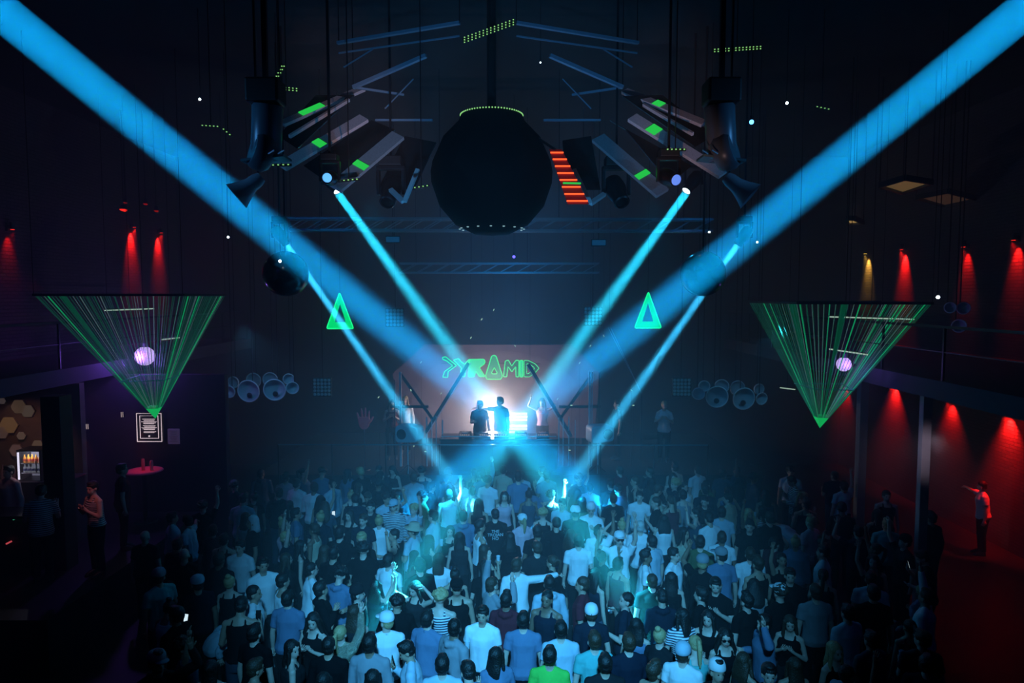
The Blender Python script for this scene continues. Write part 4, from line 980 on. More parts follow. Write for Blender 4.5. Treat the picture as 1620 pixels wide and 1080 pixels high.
def hair_mesh(style):
    k = ('hair', style)
    if k in CACHE: return CACHE[k]
    m = MB()
    if style in ('short', 'crop'):
        e = .011 if style == 'short' else .005
        m.ell((0, -.020, 1.684), (.080+e, .092+e, .082+e), 22, 14); m.ell((0, -.045, 1.63), (.074+e, .062+e, .075), 20, 12)
        if style == 'short': m.ell((0, .035, 1.748), (.058, .05, .026), 14, 8)
    elif style == 'quiff': m.ell((0, -.020, 1.69), (.088, .102, .09), 22, 14); m.ell((0, .02, 1.768), (.06, .07, .035), 16, 10); m.ell((0, -.045, 1.63), (.078, .062, .07), 20, 12)
    elif style in ('long', 'loose'):
        m.ell((0, -.022, 1.684), (.094, .102, .094), 22, 14)
        wd = 1 if style == 'long' else 1.3
        m.loft([(0, -.10, 1.30, .05*wd, .02), (0, -.105, 1.36, .095*wd, .035), (0, -.09, 1.48, .11*wd, .05), (0, -.05, 1.60, .100*wd, .07), (0, -.03, 1.68, .092, .09)], 20)
        for s in (-1, 1): m.tube([(s*.075, .02, 1.70), (s*.088, .02, 1.60), (s*.10*wd, .01, 1.48), (s*.095*wd, .03, 1.38)], [.03, .028, .03, .012], 10)
    elif style == 'bun':
        m.ell((0, -.022, 1.684), (.090, .100, .092), 22, 14); m.ell((0, -.045, 1.64), (.075, .062, .07), 20, 12); m.ell((0, -.07, 1.79), (.045, .045, .042), 14, 10)
    elif style == 'tail':
        m.ell((0, -.022, 1.684), (.088, .100, .091), 22, 14); m.ell((0, -.045, 1.64), (.074, .062, .07), 20, 12)
        m.tube([(0, -.11, 1.72), (0, -.16, 1.70), (0, -.17, 1.60), (0, -.14, 1.44), (0, -.13, 1.36)], [.02, .032, .035, .026, .008], 12)
    elif style == 'curly':
        rr = random.Random(4); m.ell((0, -.02, 1.69), (.10, .105, .09), 22, 14)
        for i in range(75):
            v = Vector((rr.gauss(0, 1), rr.gauss(-.3, 1), abs(rr.gauss(.2, .8)))).normalized(); m.ell((v.x*.103, -.022+v.y*.108, 1.685+v.z*.10), (.022, .022, .022), 8, 6)
    me = remeshed(m, 'hair', .010 if style != 'curly' else .0085, 1 if style != 'curly' else 0, .5)
    def post():
        pass
    n = len(me.vertices); a = np.empty(n*3); me.vertices.foreach_get('co', a); a = a.reshape(-1, 3)
    for i in range(n):
        p = Vector(a[i]); q = noise.noise(Vector((p.x*55, p.y*55, p.z*18))); d = Vector((p.x, p.y+.02, p.z-1.66)).normalized(); a[i] += np.array(d)*q*.006
    me.vertices.foreach_set('co', a.ravel()); me.update(); CACHE[k] = me; return me
def simple_mesh(name, fn):
    if name in CACHE: return CACHE[name]
    m = MB(); fn(m); me = m.mesh(name, True, True); me.materials.append(None)
    CACHE[name] = me; return me
def cap_fn(m):
    m.lathe([(.099, 1.68), (.103, 1.70), (.099, 1.735), (.080, 1.77), (.045, 1.79), (0, 1.795)], 24, Matrix.Translation((0, -.012, 0))@Matrix.Scale(1.08, 4, (0, 1, 0)), False)
    m.loft([(0, .115, 1.690, .072, .075), (0, .113, 1.697, .070, .073)], 20)
def hat_fn(m):
    m.lathe([(.17, 1.70), (.172, 1.706), (.10, 1.715), (.10, 1.76), (.085, 1.80), (0, 1.81)], 28, Matrix.Translation((0, -.01, 0))@Matrix.Scale(1.08, 4, (0, 1, 0)), False)
def beanie_fn(m):
    m.lathe([(.096, 1.672), (.101, 1.68), (.100, 1.71), (.096, 1.735), (.080, 1.775), (.045, 1.80), (0, 1.808)], 24, Matrix.Translation((0, -.014, 0))@Matrix.Scale(1.1, 4, (0, 1, 0)), False)
def scarf_fn(m):
    m.loft([(0, -.06, 1.47, .13, .10), (0, -.06, 1.54, .105, .09), (0, -.045, 1.62, .098, .095), (0, -.03, 1.70, .097, .104), (0, -.02, 1.76, .075, .085), (0, -.02, 1.795, .03, .035)], 22)
def eye_fn(m): m.ell((.030, .080, 1.638), (.012, .008, .007), 10, 6)
def mouth_fn(m): m.ell((0, .092, 1.577), (.021, .009, .0065), 12, 6)
def glass_fn(m):
    for s in (-1, 1): m.ell((s*.032, .096, 1.637), (.027, .008, .019), 14, 8)
    m.tube([(-.08, .0, 1.64), (-.062, .085, 1.642), (0, .101, 1.643), (.062, .085, 1.642), (.08, .0, 1.64)], .004, 6)
def phone_mesh(m): m.box((0, 0, 0), (.075, .010, .15))
def cup_fn(m): m.lathe([(0, 0), (.028, 0), (.037, .12), (.034, .12), (.026, .01), (0, .01)], 14, None, False)

SKINS = [mat('skin_light', (.62, .42, .33), .5, noise_amt=.06), mat('skin_tan', (.48, .30, .21), .5, noise_amt=.06), mat('skin_brown', (.25, .14, .09), .5, noise_amt=.06)]
HAIRS = {'dark': mat('hair_dark', (.012, .010, .009), .5, bump=.4, nscale=60), 'brown': mat('hair_brown', (.05, .03, .018), .5, bump=.4, nscale=60), 'blond': mat('hair_blond', (.45, .33, .16), .5, bump=.4, nscale=60), 'grey': mat('hair_silver', (.55, .52, .48), .5, bump=.4, nscale=60)}
def cloth(n, c): return mat('cloth_'+n, c, .9, spec=.15, noise_amt=.14, nscale=7, bump=.25)
CL = {'white': cloth('white', (.80, .80, .80)), 'pale blue': cloth('pale_blue', (.46, .55, .62)), 'grey': cloth('grey', (.28, .28, .30)), 'black': cloth('black', (.006, .006, .007)),
      'navy': cloth('navy', (.012, .017, .03)), 'mid-blue': cloth('mid_blue', (.14, .20, .30)), 'olive': cloth('olive', (.10, .12, .05)), 'green': cloth('green', (.10, .55, .08)),
      'charcoal': cloth('charcoal', (.018, .018, .02)), 'pink': cloth('pink', (.75, .45, .5)), 'burgundy': cloth('burgundy', (.12, .02, .03)), 'teal': cloth('teal', (.12, .45, .42)), 'denim': cloth('denim', (.05, .07, .10)), 'beige': cloth('beige', (.5, .42, .3))}
SHOE = {'white': mat('shoe_white', (.6, .6, .6), .5), 'black': mat('shoe_black', (.015, .015, .015), .4)}
LIP = mat('lips', (.35, .10, .09), .4); EYE = mat('eye_dark', (.02, .015, .012), .2); GLS = mat('sunglass_black', (.01, .01, .012), .1)
STRIPE = bpy.data.materials.new('cloth_striped'); STRIPE.use_nodes = True
_n = STRIPE.node_tree; _w = _n.nodes.new('ShaderNodeTexWave'); _w.bands_direction = 'Z'; _w.inputs['Scale'].default_value = 9; _t = _n.nodes.new('ShaderNodeTexCoord'); _r = _n.nodes.new('ShaderNodeValToRGB')
_r.color_ramp.interpolation = 'CONSTANT'; _r.color_ramp.elements[0].color = (.02, .03, .06, 1); _r.color_ramp.elements[1].color = (.75, .75, .75, 1); _r.color_ramp.elements[1].position = .45
_n.links.new(_t.outputs['Object'], _w.inputs['Vector']); _n.links.new(_w.outputs['Fac'], _r.inputs[0]); _n.links.new(_r.outputs[0], _n.nodes['Principled BSDF'].inputs['Base Color'])
CL['striped'] = STRIPE
SEQ = mat('sequins', (.75, .65, .45), .2, .85, bump=1.0, nscale=70); CL['sequin'] = SEQ
PHB = mat('phone_black', (.01, .01, .01), .2); PHS = emis('phone_screen', (.7, .9, 1), 1.0); CUPM = mat('cup_clear', (.6, .7, .75), .15)
def put(name, me, m, par, M=None):
    o = bpy.data.objects.new(name, me); COL.objects.link(o); o.parent = par
    if M is not None: o.matrix_local = M
    o.material_slots[0].link = 'OBJECT'; o.material_slots[0].material = m; return o
def person(loc, rz, pose, kind, colr, hair, hcol, skin, label, group=None, fem=False, sc=1.0, legs='black', shoes='black', hat=None, hatc='white', glasses=False, item=None, face=False, skirt=False):
    e = bpy.data.objects.new('person', None); COL.objects.link(e); e.location = loc; e.rotation_euler = (0, 0, rz); e.scale = (sc, sc, sc); e.empty_display_size = .2
    tag(e, label, 'person', group)
    ra, la, bend, yaw, pitch = POSES[pose]
    H = bender(bend)[1] @ head_mat(yaw, pitch)
    put('body', body_mesh(pose, fem), SKINS[skin], e)
    if hair != 'bald': put('hair', hair_mesh(hair), HAIRS[hcol], e, H)
    put('shirt' if kind != 'tank' else 'top', shirt_mesh(pose, kind, fem), CL[colr], e)
    put('skirt' if skirt else 'trousers', trouser_mesh(skirt), CL[legs], e)
    for s in (-1, 1): put('shoe', shoe_mesh(), SHOE[shoes], e, Matrix.Scale(s, 4, (1, 0, 0)) if s < 0 else Matrix())
    if hat:
        fn = {'cap': cap_fn, 'hat': hat_fn, 'beanie': beanie_fn, 'headscarf': scarf_fn}[hat]; put(hat, simple_mesh(hat, fn), CL[hatc], e, H)
    if face:
        put('mouth', simple_mesh('mouth', mouth_fn), LIP, e, H)
        for s in (-1, 1): put('eye', simple_mesh('eye', eye_fn), EYE, e, H @ (Matrix.Scale(-1, 4, (1, 0, 0)) if s < 0 else Matrix()))
    if glasses: put('sunglasses', simple_mesh('sunglasses', glass_fn), GLS, e, H)
    return e
def wrist_world(e, pose, s):
    ra, la, bend, yaw, pitch = POSES[pose]; P = ra if s > 0 else la; sh, el, wr, g, n = arm_pts(P, s)
    M = Matrix.LocRotScale(e.location, e.rotation_euler, e.scale) @ bender(bend)[1]
    return M @ (wr+g*.10+n*.03), (M.to_3x3() @ g).normalized()

def place(px, py, rz, pose, sc=1.0, z0=0.0, Y=None):
    """floor point that brings the head of a person in this pose to the given sight line"""
    b = bender(POSES[pose][2])[1] @ Vector((0, 0, 1.65)); b = Matrix.Rotation(rz, 3, 'Z') @ b * sc
    p = atz(px, py, z0+b.z) if Y is None else at(px, py, Y)
    return Vector((p.x-b.x, p.y-b.y, z0))
DG = 'clubbers on the dance floor'
KEYS = []
def K(px, py, deg, pose, kind, colr, hair, hcol, skin, label, short, fem=False, sc=None, group=DG, **kw):
    rz = R(deg); sc = sc or (.95 if fem else 1.0); l = place(px, py, rz, pose, sc)
    e = person(l, rz, pose, kind, colr, hair, hcol, skin, label, group, fem, sc, **kw)
    KEYS.append((l.x, l.y, px, py, short)); return e, pose
# back rows
K(525, 765, 60, 'down', 'long', 'pale blue', 'short', 'dark', 0, 'person in a pale blue sweater looking left near the back of the crowd', 'the pale blue sweater at the back', face=True)
e, _ = K(622, 742, 150, 'phone', 'tank', 'charcoal', 'long', 'dark', 0, 'woman in a dark top holding something to her face below the hand sculpture', 'the woman below the hand sculpture', True)
K(798, 785, 185, 'down', 'tank', 'pink', 'long', 'dark', 0, 'woman in a light strappy top facing the balcony, straight below the booth', 'the strappy-top woman below the booth', True, face=True)
K(831, 780, 30, 'bow', 'tee', 'mid-blue', 'short', 'dark', 1, 'person bending forward in a mid-blue tee straight below the booth', 'the bending mid-blue tee below the booth')
e1 = K(710, 782, 10, 'one_up', 'tank', 'pale blue', 'short', 'brown', 0, 'bare-shouldered person with a raised hand where the left cyan beams cross', 'the raised hand under the left beams')
K(684, 816, 75, 'down', 'tee', 'pale blue', 'short', 'dark', 0, 'person in profile facing left in a pale blue tee, lit by the left beam', 'the left-facing pale tee in the beam', face=True)
K(733, 816, 0, 'down', 'hoodie', 'mid-blue', 'short', 'dark', 0, 'person seen from behind in a mid-blue hooded jacket beside the printed black tee', 'the blue hooded jacket')
TJ = K(783, 813, 4, 'clap', 'tee', 'black', 'crop', 'dark', 0, 'person with a white printed slogan on the back of a black tee', 'the printed black tee')
K(826, 822, 20, 'down', 'long', 'pink', 'tail', 'blond', 0, 'person in a pale cap and light pink jacket right of the printed black tee', 'the pink jacket', True, hat='cap', hatc='white')
K(859, 812, -10, 'down', 'tank', 'black', 'curly', 'blond', 0, 'person with bright curly blond hair lit by the right beams', 'the bright curly hair', True)
K(889, 797, 150, 'down', 'tee', 'pale blue', 'short', 'dark', 1, 'person in a pale tee facing the balcony left of the pale headwrap', 'the pale tee facing out', face=True)
K(935, 805, 160, 'clap', 'long', 'white', 'crop', 'dark', 0, 'person in a pale knotted headwrap and white top under the right beam', 'the pale headwrap', hat='beanie', hatc='white', face=True)
K(973, 786, 200, 'bow', 'tee', 'pale blue', 'short', 'dark', 1, 'person leaning forward in a pale blue shirt behind the hands-up dancer', 'the leaning pale blue shirt')
K(1012, 785, 170, 'down', 'tee', 'white', 'short', 'dark', 0, 'person in a white tee half hidden at the back, right of the beams', 'the half-hidden white tee', face=True)
# beam-lit group left
K(574, 822, 165, 'down', 'tee', 'navy', 'short', 'brown', 0, 'person in a navy tee with brown hair beside the brightly lit white top', 'the navy tee looking down', face=True)
K(586, 802, 185, 'down', 'tee', 'charcoal', 'quiff', 'dark', 0, 'person with a high dark quiff facing the balcony left of the beam', 'the dark quiff facing out', face=True)
K(600, 824, 0, 'down', 'tee', 'white', 'bun', 'blond', 0, 'blond person in a brilliantly lit white tee, brightest spot of the left crowd', 'the brilliant white tee', True)
K(622, 800, 175, 'down', 'long', 'striped', 'short', 'brown', 0, 'person in a dark and white striped top beside the brilliantly lit white tee', 'the striped top', face=True, hat='cap', hatc='pale blue')
K(654, 806, 150, 'both_up', 'tee', 'pale blue', 'curly', 'blond', 0, 'curly blond person with both arms raised left of the left beam', 'the curly blond with raised arms', True, face=True)
K(652, 838, 70, 'drink', 'tee', 'pale blue', 'short', 'dark', 1, 'person in a wide-brimmed hat holding a hand to the mouth', 'the wide-brimmed hat', hat='hat', hatc='beige', face=True)
K(622, 846, 100, 'wave_left', 'tank', 'black', 'crop', 'dark', 1, 'person in a black sleeveless top waving left of the wide-brimmed hat', 'the waving black top')
# mid rows, left
K(469, 812, -70, 'down', 'tee', 'mid-blue', 'short', 'dark', 1, 'person in a mid-blue tee with dark hair facing right, upper left of the crowd', 'the right-facing mid-blue tee', face=True)
K(398, 826, 120, 'down', 'tee', 'black', 'crop', 'dark', 1, 'person with a bright white headscarf over a dark tee at the left', 'the white headscarf', hat='headscarf', hatc='white', face=True)
K(552, 815, 160, 'down', 'tank', 'black', 'long', 'dark', 0, 'woman with long dark hair in a black top left of the dark quiff', 'the long-haired woman by the quiff', True, face=True)
K(274, 818, -60, 'down', 'tee', 'pale blue', 'short', 'dark', 1, 'person in a dim pale blue tee at the far upper left of the crowd', 'the dim pale tee far upper left')
K(296, 824, 90, 'arm_out', 'tee', 'pale blue', 'short', 'dark', 1, 'person reaching an arm out in a dim pale blue tee at the upper left', 'the arm-out tee upper left')
K(230, 848, 0, 'down', 'tee', 'black', 'bald', 'dark', 0, 'bald person in black at the far left edge of the crowd', 'the far-left bald head')
K(292, 877, 10, 'down', 'tee', 'black', 'bald', 'dark', 0, 'bald person in black in the dim left part of the crowd', 'the left bald head')
K(312, 922, 40, 'down', 'tee', 'navy', 'crop', 'dark', 1, 'person in a pale flat cap and navy tee at the dim left', 'the pale cap at the left', hat='cap', hatc='pale blue')
K(364, 921, 0, 'down', 'tank', 'black', 'bun', 'blond', 0, 'person with a pale hair bun in the dim left part of the crowd', 'the pale hair bun', True)
K(477, 864, -75, 'down', 'tank', 'black', 'long', 'dark', 0, 'dark-haired woman in profile facing right in black, behind the white-tee man', 'the upper profile woman', True, face=True)
K(454, 884, -60, 'down', 'long', 'charcoal', 'long', 'brown', 0, 'woman in profile facing right in a charcoal sweater left of the white-tee man', 'the charcoal sweater profile', True, face=True)
K(494, 900, -60, 'down', 'tee', 'white', 'crop', 'dark', 0, 'person in a bright white tee with cropped hair looking right, left of centre', 'the bright white tee at the left', face=True)
K(449, 918, -50, 'down', 'tank', 'white', 'short', 'dark', 1, 'person in a white sleeveless top below the profile women at the left', 'the white sleeveless top')
K(456, 946, -8, 'down', 'polo', 'mid-blue', 'short', 'dark', 0, 'person from behind in a dull mid-blue polo below the white sleeveless top', 'the dull blue polo')
K(567, 938, -75, 'down', 'tee', 'black', 'crop', 'dark', 0, 'person in a dark beanie facing right left of centre', 'the dark beanie', hat='beanie', hatc='charcoal', face=True)
K(409, 972, -60, 'bow', 'long', 'pale blue', 'bald', 'dark', 0, 'bald person bending forward in a pale long-sleeved shirt, lower left', 'the bending bald man', face=True)
K(404, 1000, -20, 'down', 'tee', 'black', 'short', 'dark', 0, 'person from behind in black with short dark hair, below the bending bald man', 'the black tee below the bald man')
K(495, 982, 165, 'clap', 'tank', 'black', 'loose', 'dark', 0, 'woman in a black tank top facing the balcony with hands at her chest', 'the hands-at-chest woman', True, face=True)
K(464, 1026, -75, 'bent', 'tank', 'charcoal', 'long', 'dark', 0, 'woman facing right with long dark hair at the bottom, below the hands-at-chest woman', 'the bottom profile woman', True, face=True) if 'bent' in POSES else K(464, 1026, -75, 'down_right', 'tank', 'charcoal', 'long', 'dark', 0, 'woman facing right with long dark hair at the bottom, below the hands-at-chest woman', 'the bottom profile woman', True, face=True)
K(540, 1000, -5, 'one_up', 'long', 'sequin', 'tail', 'blond', 0, 'person in a glittering sequined costume with a high blond ponytail', 'the sequined costume', True)
K(611, 982, 12, 'down_left', 'polo', 'white', 'crop', 'blond', 0, 'person in a white polo and white cap seen from behind, lower left of centre', 'the white polo and cap', hat='cap', hatc='white')
K(677, 978, -25, 'down', 'polo', 'mid-blue', 'short', 'dark', 0, 'person in a mid-blue polo right of the white polo and cap', 'the mid-blue polo')
# centre
K(616, 886, -30, 'down', 'tee', 'white', 'short', 'dark', 0, 'person in a cyan-lit white tee from behind, above the white polo and cap', 'the cyan-lit white tee')
K(694, 884, 0, 'down', 'tee', 'white', 'long', 'brown', 0, 'woman with long brown hair over a white tee left of centre', 'the long-haired white tee', True)
K(657, 930, 150, 'head_hold', 'tank', 'charcoal', 'loose', 'dark', 0, 'woman in a dark top holding her head in front of the long-haired white tee', 'the head-holding woman', True, face=True)
K(727, 850, 0, 'down', 'tank', 'charcoal', 'long', 'dark', 0, 'woman with bare back and crossed straps below the blue hooded jacket', 'the crossed-straps woman', True)
K(806, 850, 20, 'down', 'tee', 'black', 'long', 'dark', 0, 'woman with long dark hair in black directly below the pink jacket', 'the long hair below the pink jacket', True)
K(849, 866, 10, 'clap', 'tee', 'charcoal', 'short', 'brown', 0, 'person with a raised fist in charcoal right of the long dark hair', 'the charcoal tee with raised fist')
K(818, 894, 2, 'arm_out', 'long', 'white', 'short', 'brown', 0, 'person from behind in a white long-sleeved top resting an arm on a neighbour', 'the white long sleeves')
K(869, 922, 5, 'down', 'hoodie', 'pale blue', 'short', 'dark', 1, 'person from behind in a pale hooded top right of the white long sleeves', 'the pale hooded top')
K(763, 972, 170, 'down', 'tee', 'white', 'short', 'dark', 1, 'person in a white tee with a dark beard facing the balcony, lower centre', 'the lower-centre white tee', face=True)
K(828, 980, -5, 'down', 'tee', 'mid-blue', 'short', 'dark', 0, 'broad person from behind in a mid-blue tee right of the lower-centre white tee', 'the broad mid-blue back')
K(887, 995, 0, 'down', 'tee', 'pale blue', 'short', 'dark', 0, 'person from behind in a pale tee just behind the bright green tee', 'the pale tee behind the green tee')
K(870, 1036, -8, 'down', 'tee', 'green', 'short', 'dark', 1, 'person in a bright green tee at the bottom centre', 'the bright green tee')
K(940, 1012, 6, 'down', 'tee', 'teal', 'short', 'brown', 0, 'person from behind in a teal tee right of the bright green tee', 'the teal tee')
K(994, 1015, 8, 'down', 'long', 'navy', 'short', 'brown', 0, 'person from behind in a navy long-sleeved shirt right of the teal tee', 'the navy long sleeves')
K(957, 1048, 0, 'down', 'tee', 'charcoal', 'short', 'dark', 1, 'dark-haired person in charcoal at the bottom edge between teal and navy', 'the charcoal tee at the bottom edge')
DRK = K(988, 948, 75, 'drink', 'tee', 'navy', 'crop', 'dark', 0, 'person in navy drinking from a raised bottle, facing left', 'the drinking man', face=True)
# right of centre
K(915, 855, 0, 'down', 'tee', 'white', 'short', 'dark', 0, 'person from behind in a clean white tee left of the hands-up dancer', 'the white tee left of the hands-up dancer')
K(980, 852, 176, 'both_up', 'tee', 'white', 'crop', 'dark', 0, 'dancer in a white tee and sunglasses with both hands up, facing the balcony', 'the hands-up dancer', glasses=True, face=True, hat='cap', hatc='white')
K(984, 832, 10, 'head_hold', 'tank', 'white', 'bun', 'blond', 0, 'blond person holding the head just behind the hands-up dancer', 'the blond behind the hands-up dancer', True)
K(1013, 832, -10, 'down', 'tee', 'white', 'crop', 'grey', 0, 'silver-haired person in a white tee right behind the hands-up dancer', 'the silver-haired white tee')
K(1030, 856, 30, 'down', 'polo', 'pale blue', 'short', 'dark', 0, 'person in a pale polo right of the hands-up dancer', 'the pale polo')
K(1023, 880, -100, 'down', 'tee', 'white', 'quiff', 'dark', 2, 'bearded dark-haired person in a white tee facing right', 'the bearded white tee', face=True)
K(1067, 877, -130, 'down', 'tee', 'white', 'short', 'dark', 0, 'person in a white crew-neck tee turned right toward the olive tee', 'the crew-neck white tee', face=True)
K(1050, 822, 0, 'down', 'tank', 'white', 'loose', 'dark', 0, 'woman with loose dark hair over a white top upper right of the hands-up dancer', 'the loose-haired white top', True)
K(1108, 857, -20, 'down', 'tee', 'olive', 'short', 'dark', 0, 'person from behind in an olive green tee right of centre', 'the olive tee')
K(1122, 820, 20, 'phone', 'tee', 'white', 'short', 'dark', 1, 'person in a white tee behind the olive tee', 'the white tee behind the olive tee')
K(1142, 810, -20, 'down', 'tee', 'pale blue', 'short', 'dark', 0, 'person in a pale blue tee, right of the white tee behind the olive one', 'the pale tee right of centre')
K(1187, 876, -10, 'down', 'tee', 'white', 'short', 'brown', 0, 'person in a white tee with a grey shirt slung over it, right side', 'the slung shirt')
K(1186, 832, 160, 'down', 'tee', 'black', 'quiff', 'dark', 0, 'person in black facing the balcony with a hand at the chin, right side', 'the black tee facing out', face=True)
K(1062, 915, -10, 'down', 'tank', 'black', 'long', 'dark', 0, 'woman with long straight dark hair in black below the crew-neck white tee', 'the straight dark hair', True)
K(1031, 918, 5, 'down', 'tee', 'black', 'crop', 'brown', 0, 'crop-haired person in a black tee below the bearded white tee', 'the crop-haired black tee')
K(1108, 940, 60, 'down', 'tee', 'black', 'short', 'dark', 0, 'person in black between the striped tee and the olive tee', 'the black tee by the striped one')
K(1078, 974, 10, 'down_left', 'tee', 'striped', 'long', 'dark', 0, 'person in a striped tee lower right of centre', 'the striped tee', True)
K(1045, 1006, -40, 'down', 'tee', 'charcoal', 'bun', 'blond', 0, 'person with a brightly lit blond bun lower right of centre', 'the lit blond bun', True)
K(1081, 1032, -30, 'down', 'tee', 'white', 'crop', 'brown', 0, 'person in a white tee and pale blue beanie at the bottom right of centre', 'the pale blue beanie', hat='beanie', hatc='pale blue')
K(1100, 1020, 0, 'phone', 'tank', 'teal', 'tail', 'blond', 0, 'person in a teal strappy top raising a cup beside the sunglasses woman', 'the teal strappy top', True)
K(1148, 1008, 175, 'down', 'tank', 'black', 'loose', 'dark', 0, 'woman in sunglasses and a black top facing the balcony, lower right', 'the sunglasses woman', True, glasses=True, face=True)
K(1120, 978, 150, 'down', 'tank', 'black', 'long', 'dark', 0, 'woman in black facing the balcony beside the striped tee', 'the woman by the striped tee', True, face=True)
K(1132, 925, 150, 'clap', 'tee', 'black', 'short', 'dark', 0, 'person in black looking down at lit hands right of centre', 'the lit hands', face=True)
K(1180, 950, 30, 'down', 'tee', 'black', 'quiff', 'dark', 0, 'person in black with bushy dark hair in front of the slung shirt', 'the bushy dark hair')
K(1207, 985, 90, 'wave_left', 'long', 'mid-blue', 'short', 'dark', 0, 'person in mid-blue raising an arm at the lower right', 'the raised mid-blue arm')
K(1217, 1066, 170, 'down', 'tee', 'black', 'short', 'dark', 0, 'person in black facing the balcony at the bottom edge, right', 'the bottom-edge face', face=True)
K(1223, 825, 30, 'bow', 'tee', 'pale blue', 'crop', 'dark', 0, 'person stooping in a pale shirt and white cap at the right', 'the stooping white cap', hat='cap', hatc='white')
K(1250, 910, 165, 'down', 'tee', 'black', 'short', 'dark', 0, 'person in black facing the balcony in the dim right crowd', 'the dim face at the right', face=True)
K(1301, 872, 60, 'down', 'tee', 'white', 'short', 'dark', 0, 'person in a small patch of white tee in the dim right crowd', 'the right white tee', face=True)
K(1334, 768, 10, 'one_up', 'tee', 'pale blue', 'short', 'dark', 0, 'person in a pale tee raising an arm, far upper right of the crowd', 'the raised arm far right')
K(1378, 915, -20, 'down', 'tee', 'pale blue', 'short', 'dark', 0, 'person in a dim pale blue tee near the right end of the crowd', 'the pale tee far right')
K(1340, 968, 20, 'down', 'tee', 'pale blue', 'short', 'dark', 0, 'person in a dim pale tee at the lower right of the crowd', 'the lower-right pale tee')
K(1322, 1030, 200, 'down', 'tank', 'black', 'long', 'blond', 0, 'woman with long light hair facing the balcony at the lower right', 'the light-haired woman', True, face=True)
K(1290, 936, 0, 'down', 'tee', 'grey', 'short', 'brown', 0, 'person from behind in a grey tee in the dim right crowd', 'the grey tee at the right')
K(700, 1050, 0, 'down', 'tee', 'pale blue', 'short', 'dark', 0, 'person in a pale tee at the bottom edge below the mid-blue polo', 'the pale tee at the bottom edge')
K(590, 1072, 0, 'down', 'tank', 'black', 'long', 'dark', 0, 'woman with long dark hair at the bottom edge below the white polo and cap', 'the bottom-edge long hair', True)
K(741, 1062, 20, 'phone', 'tee', 'mid-blue', 'short', 'dark', 0, 'person in mid-blue raising a cup at the bottom edge', 'the raised cup at the bottom')
NK = len(KEYS)
# slogan on the black tee
tj, tp = TJ
fc_ = bpy.data.curves.new('slogan', 'FONT'); fc_.body = 'THE\nTROJAN\nHO'; fc_.size = .085; fc_.align_x = 'CENTER'; fc_.space_line = .85; fc_.extrude = .001; fc_.offset = .002
to = bpy.data.objects.new('slogan', fc_); COL.objects.link(to); bpy.context.view_layer.update()
me = bpy.data.meshes.new_from_object(to.evaluated_get(bpy.context.evaluated_depsgraph_get())); bpy.data.objects.remove(to)
bm = bmesh.new(); bm.from_mesh(me); bmesh.ops.subdivide_edges(bm, edges=[e_ for e_ in bm.edges if e_.calc_length() > .02], cuts=2)
for v in bm.verts: x, z = v.co.x, v.co.y; v.co = Vector((x, -.184+.62*x*x+v.co.z*0-.002, z+1.34))
bm.to_mesh(me); bm.free(); me.materials.append(CL['white'])
to = bpy.data.objects.new('slogan_print', me); COL.objects.link(to); to.parent = tj; tag(to, 'white slogan lettering on the back')

# the rest of the crowd
rnd = random.Random(21); pts = [(k[0], k[1]) for k in KEYS]
def ok(x, y, dmin): return all((x-a)**2+(y-b)**2 > dmin*dmin for a, b in pts)
SHC = [('black', 32), ('charcoal', 14), ('navy', 12), ('grey', 5), ('white', 8), ('pale blue', 7), ('mid-blue', 4), ('denim', 4), ('burgundy', 4), ('olive', 3), ('beige', 3), ('pink', 1), ('teal', 1), ('striped', 2)]
bag = [c for c, n in SHC for _ in range(n)]
KN = {'tee': 'tee', 'long': 'long-sleeved top', 'polo': 'polo', 'tank': 'sleeveless top', 'hoodie': 'hooded top'}
PW = {'down': '', 'down_left': 'a hand raised at the waist', 'down_right': 'a hand raised at the waist', 'phone': 'hands held up in front', 'one_up': 'one arm raised', 'both_up': 'both arms raised', 'head_hold': 'a hand on the head', 'drink': 'a hand at the mouth', 'arm_out': 'an arm stretched out', 'clap': 'hands together', 'wave_left': 'one arm waving', 'bow': 'bending forward'}
used = set(); FILL_N = 0; tries = 0; carriers = []
TARGET = 278-NK
dens = 0
